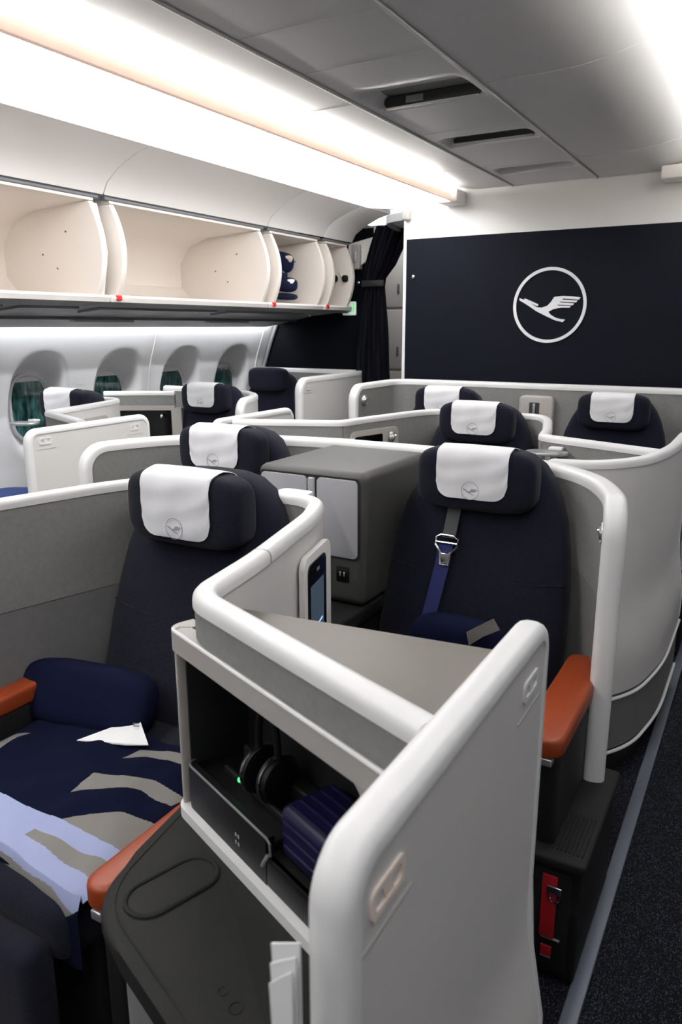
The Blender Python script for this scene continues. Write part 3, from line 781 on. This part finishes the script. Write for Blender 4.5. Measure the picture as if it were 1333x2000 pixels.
SH56 = pair_shell('white-rimmed grey shell along the aft bulkhead under the crane emblem', [(-.285, 3.88), (-.285, 4.36, .1), (-.36, 4.50, .06), (-2.08, 4.50, .05), (-2.155, 4.42, .05), (-2.155, 3.88)], 1.183)
H2 = pair_half(-2.44, 1.70); SHW2 = pair_shell('white-rimmed curved shell around the aisle-side window-column seat', H2+[(wall_x(1.05)+.03, 4.125)], 1.103, r1=0)
SHW3 = pair_shell('white-rimmed shell in front of the navy partition', [(-2.745, 4.20), (-2.765, 4.8, .1), (-2.80, 5.24, .04), (wall_x(1.1)+.04, 5.26)], 1.185, r1=0)
lamp_knob(SH23, (-2.128, 1.96, 1.015), (.97, -.24), .03)
lamp_knob(SH23, (-.325, 1.925, 1.0), (-.97, -.24), .03)
lamp_knob(SH56, (-2.129, 3.985, 1.085), (1, 0), .03)
# control panel and screen on the inner left wrap of the second centre shell
def on_wrap(cx, dy, side, u, z, off):
    """u metres aft along the wrap from its near corner; side -1 left, +1 right; off towards +x"""
    a = Vector((cx+side*.42, 1.07+dy)); b = Vector((cx+side*.335, 1.40+dy)); t = (b-a).normalized(); q = a+t*u
    return Vector((q.x, q.y, z))+Vector((t.y, -t.x, 0))*off
def wrap_plate(name, cx, dy, side, u0, u1, z0, z1, r, o0, o1, m, parent):
    P = rrect(u0, z0, u1, z1, r)
    return mesh_obj(name, *prism(P, (o0, o1), lambda u, v, h: on_wrap(cx, dy, side, u, v, h), .003 if abs(o1-o0) > .006 else 0), m, parent)
cp = wrap_plate('control_panel', XC, 2.05, -1, -.16, .18, .90, 1.045, .03, .022, .034, 'ledge', SH4)
wrap_plate('screen', XC, 2.05, -1, -.13, .06, .93, 1.02, .01, .033, .037, 'gloss_black', cp)
lamp_knob(SH4, on_wrap(XC, 2.05, -1, .12, .995, .034), (.968, .25), .028)
# portrait screen on the outside of the nearest shell, facing the seat with the buckle
ps1 = wrap_plate('screen_frame', XC, 0, 1, .185, .385, .70, 1.035, .03, .022, .036, 'white_shell', SH1)
wrap_plate('screen', XC, 0, 1, .205, .335, .71, 1.015, .02, .035, .039, 'gloss_black', ps1)
d = wrap_plate('display', XC, 0, 1, .217, .313, .72, .965, .004, .0385, .0395, 'screen_glow', ps1)
for k, (u0, u1) in enumerate(((.24, .30), (.25, .305))):
    mesh_obj('display_line', *prism([(u0, .858-.022*k), (u0, .862-.022*k), (u1, .870-.022*k), (u1, .866-.022*k)], (.0393, .0400), lambda u, v, h: on_wrap(XC, 0, 1, u, v, h)), 'screen_line', ps1)
wrap_plate('camera_mark', XC, 0, 1, .262, .282, .988, .996, .003, .0388, .0396, 'psu_dark', ps1)
mesh_obj('rim_joint', *rimsweep([Vector((on_wrap(XC, 0, 1, u, 1, 0).x, on_wrap(XC, 0, 1, u, 1, 0).y)) for u in (.03, .034)], 1.1036, T+.008, .026), 'ledge', SH1)
pw = wrap_plate('screen_frame', -3.66, 1.70, 1, .02, .27, .88, 1.03, .025, .022, .034, 'ledge', SHW1)
wrap_plate('screen', -3.66, 1.70, 1, .05, .24, .91, 1.012, .01, .033, .037, 'gloss_black', pw)
# small white shelf tab behind the nearest shell
_q = at_z(575, 972, 1.07)
mesh_obj('shelf_tab', *prism(rrect(_q.x-.05, _q.y-.03, _q.x+.05, _q.y+.03, .02), (0, .018), XY(1.07), .005), 'rim', SH1)

# ---- aisle doors and panels
bul = lambda z: .032*sm((.66-z)/.24)
def door_mark(parent, x, y, z, s=1, wdt=.064, h=.030, m='rim'):
    """raised rounded tab symbol: ring with a bar"""
    R = []
    o, i = rrect(y-wdt/2, z-h/2, y+wdt/2, z+h/2, h*.3, 4), rrect(y-wdt/2+.007, z-h/2+.007, y+wdt/2-.007, z+h/2-.007, h*.18, 4)
    n = len(o); V = [(x+s*.0, a, b) for a, b in o]+[(x+s*.0025, a, b) for a, b in o]+[(x+s*.0025, a, b) for a, b in i]+[(x+s*.0, a, b) for a, b in i]
    Fc = [[k*n+q, k*n+(q+1) % n, (k+1)*n+(q+1) % n, (k+1)*n+q] for k in range(3) for q in range(n)]
    bar = prism([(y-.004, z-h/2+.004), (y+.012, z-h/2+.004), (y+.004, z+h/2-.004), (y-.012, z+h/2-.004)], (0, s*.002), YZ(x))
    e = mesh_obj('door_symbol', *join((V, Fc), bar), m, parent); e['label'] = 'raised rounded tab with a slanted bar'
    mesh_obj('tab_groove', *span((x-.001, y-wdt*.8, z-h*1.1-.002), (x+.0012, y+wdt*.8, z-h*1.1), .0004, 1), 'ledge', parent)
def privacy_door(label, x, y0, y1, z1, r=.055, marks=()):
    t = thing('privacy_door', label, 'door', (0, 0, 0), 0, 'suite privacy doors')
    path = fillet([(x, y0), (x, y1)], .05)
    mesh_obj('door_leaf', *panel(trim(path, .008, .008), -.017, .017, .09, z1-.008, r-.008, r-.008, bul, 24), 'white_shell', t, sharp=30)
    mesh_obj('rim', *rimsweep(path, z1, .040, .024, r, r, .09, .09, bul), 'rim', t)
    for i, (y, z) in enumerate(marks): door_mark(t, x+.017, y, z, m='symbol' if i == 0 and x > -1 else 'rim')
    return t
D1 = privacy_door('large white privacy door in the foreground with two tab symbols', -.250, .408, .995, 1.124, .055, ((.482, 1.055), (.905, 1.052)))
DL4 = privacy_door('white privacy door top seen between the far aisle and second centre seat', -2.155, 2.60, 3.24, 1.112, .06)
DW1 = privacy_door('white privacy door by the far aisle with two tab symbols near the windows', -2.675, 2.02, 2.735, 1.10, .06, ((2.11, 1.045), (2.63, 1.045)))
door_mark(SHW3, -2.722, 4.30, 1.115)
def aisle_divider(label, dx, dy):
    t = thing('aisle_divider', label, 'divider')
    path = fillet([(-.60+dx, 2.335+dy), (-.44+dx, 2.375+dy, .08), (-.335+dx, 2.52+dy, .15), (-.285+dx, 2.80+dy, .15), (-.285+dx, 3.28+dy)], .04)
    mesh_obj('upper_panel', *panel(trim(path, .004, .010), -.017, .017, .32, 1.098, 0, .07, bul, 20), 'white_shell', t, sharp=30)
    mesh_obj('rim', *rimsweep(path, 1.108, .040, .026, .03, .08, 1.0, .33, bul), 'rim', t)
    b2 = lambda z: .032
    mesh_obj('lower_panel', *panel(path, -.014, .014, .115, .312, 0, 0, b2), 'grey_liner', t)
    for z in (.305, .105):
        q = [Vector((p.x, p.y)) for p in path]; N = normals(q)
        mesh_obj('trim_bead', *tube([(p.x-nn.x*.05, p.y-nn.y*.05, z) for p, nn in zip(q, N)], .006, 8), 'rim', t)
    mesh_obj('kick_plate', *panel(path, -.01, .01, 0, .10), 'matte_black', t)
    return t
aisle_divider('curved white aisle panel beside the dark carpet, right of the buckle seat', 0, 0)

# ---- console and open niche to the right of the nearest seat
cs_ = thing('side_console', 'dark grey side console with oval recess in the foreground', 'console')
poly = fillet([(-.60, .87), (-.850, .95, .03), (-.808, .632, .09), (-.275, .434, .03), (-.275, .675, .03), (-.60, .87)], .03)[:-1]
mesh_obj('console_top', *prism([(p.x, p.y) for p in poly], (-.035, 0), XY(.672), .012, 3), 'charcoal', cs_, sharp=40)
c0 = Vector((-.57, .69))
mesh_obj('console_body', *prism([((p.x-c0.x)*.86+c0.x, (p.y-c0.y)*.80+c0.y) for p in poly], (0, .64), XY(0)), 'grey_liner', cs_)
def stadium(cx, cy, a, L, r, n=12):
    P = []
    for s in (1, -1):
        for i in range(n+1):
            t = -PI/2+PI*i/n
            u, v = s*(L/2+r*math.cos(t)), s*r*math.sin(t); P.append((cx+u*math.cos(a)-v*math.sin(a), cy+u*math.sin(a)+v*math.cos(a)))
    return P
oa, oc = math.radians(72), (-.716, .722)
so = stadium(oc[0], oc[1], oa, .076, .037)
mesh_obj('oval_rim', *tube([(x, y, .6722) for x, y in so+so[:2]], .0045, 8), 'charcoal_dark', cs_)
mesh_obj('oval_inset', *prism(stadium(oc[0], oc[1], oa, .076, .033), (-.004, .0012), XY(.672)), 'charcoal', cs_)
ins = fillet([(-.60, .83), (-.834, .925, .03), (-.792, .650, .08), (-.33, .474, .01)], .03)
mesh_obj('stitch_line', *tube([(p.x, p.y, .6722) for p in ins], .0012, 6), 'charcoal_dark', cs_)
mesh_obj('touch_icon', *join(tube([(-.50+.009*math.cos(i*PI/8), .60+.009*math.sin(i*PI/8), .6725) for i in range(17)], .0008, 5), tube([(-.53+.007*math.cos(i*PI/8), .612+.007*math.sin(i*PI/8), .6725) for i in range(17)], .0005, 5)), 'charcoal_dark', cs_)

ANG = math.atan2(-.200, .50)
ni = thing('stowage_niche', 'open black stowage niche under the white rim in the foreground', 'niche', (-.80, .866, 0), ANG)
nw = .555
npath = fillet([(nw, 0), (-.026, 0, .025), (-.026, .04)], .03)
fpath = fillet([(.240, .004), (-.018, .004, .03), (-.018, .05)], .03)
mesh_obj('ledge', *panel(npath, -.02, .012, .988, 1.024), 'ledge', ni)
mesh_obj('ledge_edge', *tube([(p.x, p.y-.010 if i < len(npath)-6 else p.y, 1.0245) for i, p in enumerate(npath)][:-5], .0035, 8), 'rim', ni)
mesh_obj('side_trim', *span((-.0275, -.004, .68), (-.0195, .014, 1.0), .003), 'ledge', ni)
mesh_obj('side_panel', *span((-.0275, .014, .4), (-.0200, .14, 1.0), .002), 'grey_liner', ni)
mesh_obj('base_trim', *panel(npath, -.01, .014, .6725, .692), 'rim', ni)
mesh_obj('fascia', *join(panel(fpath, -.012, .004, .692, .772), span((.24, .0, .692), (.49, .012, .744), .003)), 'black_plastic', ni)
mesh_obj('fascia_edge', *tube([(p.x, p.y-.002, .773) for p in reversed(fpath)]+[(.249, .002, .768), (.250, .002, .748)], .0022, 8), 'psu_dark', ni)
mesh_obj('shelf_floor', *join(span((-.012, .010, .752), (.240, .128, .760), .002), prism([(.240, .0), (.49, .0), (.49, .03), (.445, .128), (.240, .128)], (.736, .744), XY(0))), 'black_plastic', ni)
mesh_obj('shelf_step', *join(span((.03, .05, .760), (.22, .058, .772), .002), span((.02, .095, .760), (.22, .125, .790), .004)), 'matte_black', ni)
mesh_obj('lining', *join(span((-.017, .128, .68), (.445, .134, 1.0), .002), span((-.0195, .012, .69), (-.0155, .13, 1.0), .001), prism([(-.015, .02), (.49, .02), (.445, .13), (-.015, .13)], (.985, .988), XY(0)), prism([(.49, .032), (.497, .032), (.452, .13), (.445, .13)], (.69, .988), XY(0))), 'matte_black', ni)
mesh_obj('corner_post', *prism([(.448, .990), (.466, .975), (.475, .95), (.478, .92), (.480, .69), (nw, .69), (nw, .990)], (-.008, .02), XZ(0), .001), 'ledge', ni)
mesh_obj('hook', *rbox((.085, .118, .90), (.034, .02, .016), .005), 'chrome', ni)
mesh_obj('button', *lathe([(.006, .127), (.006, .124)], 10, 'Y', (-.004, 0, .86)), 'psu_dark', ni)
mesh_obj('usb_mark', *join(*[span((.150+.008*i, -.0008, .712+.014*j), (.154+.008*i, .0012, .718+.014*j), .0003, 1) for i in range(2) for j in range(2)]), 'print_grey', ni)
mesh_obj('latch', *join(tube([(.249, -.002, .752), (.245, -.008, .738), (.242, -.008, .732)], .0028, 8)), 'silver', ni)
def nloc(x, y, z): return (-.80+x*math.cos(ANG)-y*math.sin(ANG), .866+x*math.sin(ANG)+y*math.cos(ANG), z)
ak = thing('amenity_case', 'navy blue ribbed hard case lying in the open niche', 'case', nloc(.345, .016, .7445), ANG)
mesh_obj('case_shell', *rbox((0, .052, .0425), (.19, .10, .085), .014, 4), 'case_blue', ak)
for i in range(5): mesh_obj('rib', *span((-.082, .015+.019*i-.003, .083), (.082, .015+.019*i+.003, .0875), .002, 2), 'case_blue', ak)
for i in range(3): mesh_obj('rib', *span((-.082, -.0005, .020+.020*i), (.082, .004, .026+.020*i), .002, 2), 'case_blue', ak)
hp = thing('headphones', 'black headphones with a chrome ring and green light in the niche', 'headphones', nloc(.155, -.038, .762), ANG+.12)
for s in (-1, 1):
    e = mesh_obj('ear_cup', *lathe([(.02, s*.024), (.036, s*.020), (.040, s*.010), (.040, s*.003), (.030, 0)], 24, 'X', (s*.012, .11, .042)), 'black_plastic', hp)
    V, Fc = tube([(s*.0225, .11+.0405*math.cos(i*PI/12), .042+.0405*math.sin(i*PI/12)) for i in range(25)], .0022, 8)
    mesh_obj('chrome_ring', V, Fc, 'chrome', e)
mesh_obj('head_band', *tube([(.024*math.cos(PI*i/12), .11, .080+.09*math.sin(PI*i/12)) for i in range(13)], .006, 10), 'black_plastic', hp)
mesh_obj('status_light', *superell((-.034, .076, .030), (.0035, .0035, .0045), 2, 10, 6), 'led_green', hp)
# taupe cover over the foot space behind the niche, with a monitor under it
mc = thing('monitor_cover', 'flat taupe panel behind the white rim facing the buckle seat', 'panel')
mesh_obj('cover_panel', *prism([(-.765, .905), (-.785, .985), (-.295, 1.043), (-.276, 1.03), (-.276, .70), (-.32, .70)], (-.012, 0), XY(1.03), .003), 'taupe', mc)
mesh_obj('monitor_housing', *prism([(-.737, .988), (-.33, 1.020), (-.33, 1.030), (-.737, .998)], (0, .56), XY(.45)), 'taupe', mc)
mesh_obj('monitor', *prism([(-.70, .990), (-.37, 1.027), (-.37, 1.032), (-.70, .995)], (0, .22), XY(.78)), 'gloss_black', mc)
mesh_obj('foot_box', *prism([(-.73, 1.0), (-.74, 1.09), (-.33, 1.09), (-.33, 1.03)], (0, .2), XY(.45)), 'matte_black', mc)
pp = thing('paper_stack', 'folded white papers tucked beside the foreground door', 'papers')
for i in range(3):
    y = .404-.006*i
    mesh_obj('sheet', *prism([(-.289+.003*i, 1.045-.012*i), (-.262, 1.058-.008*i), (-.262, .80), (-.275, .80)], (0, .0015), XZ(y-.012)), 'paper', pp)

# ---- niche left of the second centre seat, and beside the window-column seat
n4 = thing('stowage_niche', 'light ledge and niche left of the second centre seat', 'niche', (2*XC+.80, .866+2.05, 0), PI-ANG)
for nm, a, b, m in (('ledge', (-.03, -.03, .92), (.52, .014, 1.022), 'ledge'), ('side_trim', (-.034, -.04, .5), (-.012, .01, .95), 'ledge'), ('back_panel', (-.02, -.02, .45), (.52, -.01, .93), 'matte_black')):
    mesh_obj(nm, *span(a, b, .008), m, n4)
nw2 = thing('stowage_niche', 'grey-topped black niche between the window and the covered aisle-side seat', 'niche')
pth = fillet([(-3.40, 3.74), (-3.58, 3.64, .1), (-3.79, 3.50)], .04)
mesh_obj('band', *panel(pth, -.02, .02, 1.02, 1.09), 'grey_fabric', nw2)
mesh_obj('rim', *rimsweep(pth, 1.108, .046, .026), 'rim', nw2)
mesh_obj('ledge', *panel(pth, -.02, .03, .985, 1.018), 'ledge', nw2)
mesh_obj('back_panel', *panel(pth, -.02, -.01, .55, .985), 'gloss_black', nw2)
mesh_obj('end_post', *panel(fillet([(-3.36, 3.76), (-3.42, 3.73)], .04), -.02, .03, .5, 1.0), 'ledge', nw2)
mesh_obj('hook', *superell((-3.46, 3.67, .945), (.012, .012, .016), 2, 12, 8), 'chrome', nw2)

# ---- centre cabinet
cb = thing('centre_cabinet', 'charcoal cabinet with two grey doors between two seats', 'cabinet')
mesh_obj('body', *span((-1.405, 1.905, .672), (-1.012, 2.38, 1.09), .028, 4), 'cabinet_body', cb)
for x0, x1 in ((-1.385, -1.212), (-1.178, -1.035)):
    dr = mesh_obj('door', *prism(rrect(x0, .825, x1, 1.068, .016), (-.008, 0), XZ(1.907), .003), 'cabinet_door', cb)
mesh_obj('door_handle', *span((-1.207, 1.893, .825), (-1.183, 1.907, 1.066), .005), 'cabinet_door', cb)
mesh_obj('door_gap', *prism(rrect(-1.392, .818, -1.028, 1.074, .018), (-.003, 0), XZ(1.9065)), 'matte_black', cb)
for i in range(2):
    for j in range(2): mesh_obj('socket', *span((-1.172+.022*i, 1.900, .775-.03*j), (-1.160+.022*i, 1.906, .788-.03*j), .001, 1), 'vent_dark', cb)
mesh_obj('socket', *prism(rrect(-1.11, .745, -1.065, .795, .006), (-.004, 0), XZ(1.907)), 'gloss_black', cb)
mesh_obj('socket_pins', *join(*[span((-1.098+.014*i, 1.900, .765), (-1.093+.014*i, 1.9035, .778), .001, 1) for i in range(2)]), 'silver', cb)
cc = thing('centre_counter', 'dark counter under the grey-doored cabinet', 'counter')
mesh_obj('counter_top', *prism(rrect(-1.43, 1.62, -1.015, 2.38, .04), (-.05, 0), XY(.670), .012, 3), 'charcoal_dark', cc)
mesh_obj('counter_body', *span((-1.42, 1.66, 0), (-1.03, 2.38, .62), .01), 'matte_black', cc)

# ---- foot locker beside the buckle seat
def foot_locker(label, dy, strap):
    t = thing('foot_locker', label, 'locker', (.025, dy, 0))
    mesh_obj('body', *span((-.392, 1.515, .012), (-.272, 1.92, .315), .008), 'charcoal_dark', t)
    tp = mesh_obj('lid', *prism(rrect(-.400, 1.495, -.262, 1.93, .014), (-.026, 0), XY(.345), .008, 3), 'charcoal', t)
    for i in range(9): mesh_obj('rib', *span((-.355+.0095*i, 1.53, .344), (-.351+.0095*i, 1.68, .3475), .0008, 1), 'charcoal_dark', tp)
    fp = mesh_obj('front_panel', *prism(rrect(-.376, .035, -.292, .300, .008), (-.005, 0), XZ(1.516), .002), 'charcoal', t)
    if strap:
        mesh_obj('pull_strap', *span((-.356, 1.502, .125), (-.322, 1.510, .292), .002), 'red', t)
        mesh_obj('strap_tab', *span((-.350, 1.504, .072), (-.325, 1.510, .10), .002), 'red', t)
        mesh_obj('d_ring', *join(span((-.343, 1.494, .252), (-.309, 1.502, .272), .003), tube([(-.326+.014*math.cos(PI+PI*i/10), 1.498, .252+.022*math.sin(PI+PI*i/10)) for i in range(11)], .0028, 8)), 'chrome', t)
        mesh_obj('metal_slot', *join(span((-.352, 1.505, .119), (-.308, 1.511, .124), .001), span((-.350, 1.505, .067), (-.326, 1.511, .071), .001)), 'silver', t)
    return t
foot_locker('grey foot locker with red pull strap standing on the aisle carpet', 0, True)
foot_locker('grey foot locker beside the last centre seat', 2.10, False)

# ---- cocktail shelf, wall fixture
def drink_shelf(label, x, y, z):
    t = thing('drink_shelf', label, 'shelf', (x, y, z))
    mesh_obj('tray', *prism(stadium(0, 0, .3, .07, .045), (-.014, 0), XY(0), .005), 'silver', t)
    mesh_obj('bracket', *span((.0, .02, 0), (.05, .06, .012), .004), 'rim', t)
    return t
drink_shelf('small silver oval shelf behind the buckle seat', -.715, 2.80, 1.056)
drink_shelf('small silver oval shelf beside the first window seat', -3.36, 2.55, 1.035)
fx = thing('wall_fixture', 'grey rounded fixture with slot on the aft shell between two seats', 'fixture')
mesh_obj('housing', *prism(rrect(-1.315, .88, -1.11, 1.115, .03), (-.05, 0), XZ(4.474), .012, 3), 'ledge', fx)
mesh_obj('slot', *prism(rrect(-1.25, .93, -1.19, 1.075, .004), (-.003, 0), XZ(4.4245)), 'vent_dark', fx)
mesh_obj('slider', *span((-1.228, 4.414, .99), (-1.212, 4.424, 1.07), .003), 'silver', fx)

# ---- soft goods
bl = thing('blanket', 'navy blanket with pale blue and grey stripes spread on the nearest seat', 'blanket')
ZBL = .546
PX = {'blanket_pale': [[(-60, 1518), (0, 1546), (120, 1597), (300, 1690), (275, 1710), (204, 1677), (67, 1613), (48, 1625), (174, 1709), (250, 1765), (170, 1765), (120, 1765), (94, 1722), (71, 1706), (0, 1661), (-60, 1625)]],
      'blanket_grey': [[(120, 1597), (180, 1586), (240, 1584), (330, 1606), (320, 1700), (231, 1655)], [(67, 1613), (204, 1677), (290, 1717), (260, 1766), (174, 1709), (48, 1625)], [(-60, 1625), (0, 1661), (71, 1706), (94, 1722), (130, 1765), (-60, 1765)],
                       [(137, 1541), (184, 1508), (240, 1509), (300, 1520), (364, 1556), (334, 1570), (277, 1541), (210, 1537)], [(238, 1473), (274, 1458), (330, 1464), (376, 1482), (376, 1505), (330, 1482), (285, 1474)], [(-20, 1442), (0, 1438), (30, 1428), (60, 1427), (34, 1437), (0, 1460), (-20, 1470)]]}
PLN = {k: [[tuple(at_z(p[0], p[1], ZBL+.004)[:2]) for p in q] for q in v] for k, v in PX.items()}
def inside(x, y, P):
    c = False; j = len(P)-1
    for i in range(len(P)):
        if (P[i][1] > y) != (P[j][1] > y) and x < (P[j][0]-P[i][0])*(y-P[i][1])/(P[j][1]-P[i][1])+P[i][0]: c = not c
        j = i
    return c
nx, ny = 330, 330; V, Fc, idx = [], [], []
xa, xb = -1.545, -.945
def bpos(i, j):
    u, v = i/nx, j/ny
    x = xa+(xb-xa)*u; s = .60*v                        # s: distance from the backrest end
    yfront = .70+.055*u+.03*math.sin(u*4)
    L1 = 1.185-yfront
    if s < L1: y, z = 1.185-s, ZBL
    else: y, z = yfront-.012*math.sin(min(1, (s-L1)/.04)*PI/2), ZBL-(s-L1)
    edge = min(1, min(u, 1-u)/.10); z -= .018*(1-edge)**2*(1 if s < L1 else 0)
    z += .005*math.sin(x*23+y*9)*math.sin(y*17-x*4)+.004*math.sin(x*51+1.3)*math.sin(y*33)
    return x, y, z, s, L1
for j in range(ny+1):
    for i in range(nx+1): V.append(bpos(i, j)[:3])
for j in range(ny):
    for i in range(nx):
        Fc.append([j*(nx+1)+i, j*(nx+1)+i+1, (j+1)*(nx+1)+i+1, (j+1)*(nx+1)+i])
        x, y, z, s, L1 = bpos(i+.5, j+.5); yy = 1.185-s; k = 0
        if any(inside(x, yy, P) for P in PLN['blanket_grey']): k = 1
        if any(inside(x, yy, P) for P in PLN['blanket_pale']): k = 2
        idx.append(k)
mesh_obj('blanket_sheet', V, Fc, None, bl, sharp=70, mats=['blanket_navy', 'blanket_grey', 'blanket_pale'], idx=idx)
mesh_obj('blanket_pad', *rbox((-1.245, .96, .522), (.56, .44, .012), .005), 'blanket_navy', bl)
pw_ = mesh_obj('pillow', *superell((0, 0, 0), (.19, .055, .085), 3.6, 40, 24), 'cushion_blue'); tag(pw_, 'small navy pillow propped on the nearest seat', 'pillow')
pw_.location = (-1.435, 1.195, .592); pw_.rotation_euler = (-.42, .03, .22)
bk_ = thing('booklet', 'white printed card lying on the striped blanket', 'card')
cpts = [at_z(150, 1447, .548), at_z(215, 1423, .556), at_z(272, 1403, .572), at_z(290, 1456, .556), at_z(245, 1456, .549)]
plate_pts('card', cpts, (0, 0, 1), .002, 'paper', bk_)
mesh_obj('card_text', *join(*[span((at_z(262+4*i, 1413+4*j, .5735).x-.003, at_z(262+4*i, 1413+4*j, .5735).y-.001, .5728-.0012*j), (at_z(262+4*i, 1413+4*j, .5735).x+.003, at_z(262+4*i, 1413+4*j, .5735).y+.001, .5742-.0012*j), 0) for i in range(3) for j in range(2)]), 'ink', bk_)
bgc = at_y(895, 1245, 1.93)
bg = thing('amenity_bag', 'navy pouch with grey label on the seat with the chrome buckle', 'pouch', (bgc.x, 1.93, .515))
mesh_obj('pouch', *superell((0, 0, .085), (.15, .055, .095), 3, 32, 18), 'cushion_blue', bg)
lbq = [at_y(px, py, 1.873)-Vector((bgc.x, 1.93, .515)) for px, py in ((912, 1234), (936, 1222), (965, 1208), (977, 1230), (945, 1243), (917, 1260))]
plate_pts('label_patch', lbq, (0, -1, 0), .003, 'blanket_grey', bg)
wbk = mesh_obj('folded_blanket', *superell((0, 0, 0), (.21, .17, .055), 3.2, 36, 18), 'blue_cloth'); tag(wbk, 'bright blue folded blanket on the first window seat', 'blanket'); wbk.location = (-3.62, 2.60, .575); wbk.rotation_euler = (.05, -.05, .2)
# bags in the third bin
def bagpos(px, py, y): return tuple(at_y(px, py, y))
for lb, p, s, rot, lm in (('navy drawstring bag at the front of the third bin, white trim', bagpos(560, 556, 4.56), (.075, .075, .05), (.1, .1, .3), 'paper'),
                          ('flat navy bag lying on the bin floor under the drawstring bag', bagpos(556, 579, 4.58), (.085, .10, .024), (0, .05, .2), None),
                          ('navy pouch with tan panel leaning high in the third bin', bagpos(550, 512, 4.62), (.09, .045, .07), (.3, .2, .5), 'tan_cloth'),
                          ('navy pouch behind the drawstring bag in the third bin', bagpos(540, 540, 4.62), (.08, .05, .075), (-.2, .1, .4), 'tan_cloth')):
    b = thing('travel_bag', lb, 'bag', p, 0, 'bags in the third bin'); b.rotation_euler = rot
    mesh_obj('bag_body', *superell((0, 0, 0), s, 2.8, 24, 14), 'navy_plain', b)
    if lm: mesh_obj('bag_panel', *superell((s[0]*.35, -s[1]*.2, s[2]*.35), (s[0]*.55, s[1]*.7, s[2]*.55), 3, 16, 10), lm, b)
# equipment on the wall of the end bin
eq = thing('safety_equipment', 'black and green emergency gear clipped in the end bin', 'safety gear', (-3.05, 5.12, 1.87))
mesh_obj('strap', *tube([(.0, .11, .13), (.05, .09, .05), (.10, .06, -.01)], .006, 8), 'bin_white', eq)
mesh_obj('valve', *superell((.02, .04, 0), (.04, .03, .03), 2.5, 18, 12), 'black_plastic', eq)
mesh_obj('knob', *superell((.11, .07, .0), (.022, .022, .026), 3, 16, 10), 'black_plastic', eq)
mesh_obj('green_label', *superell((-.03, 0, .03), (.045, .03, .04), 3.5, 16, 10), 'green_item', eq)
mesh_obj('mount', *lathe([(.05, .13), (.05, .125), (.03, .12)], 20, 'Y', (-.02, 0, .13)), 'bin_inside', eq)
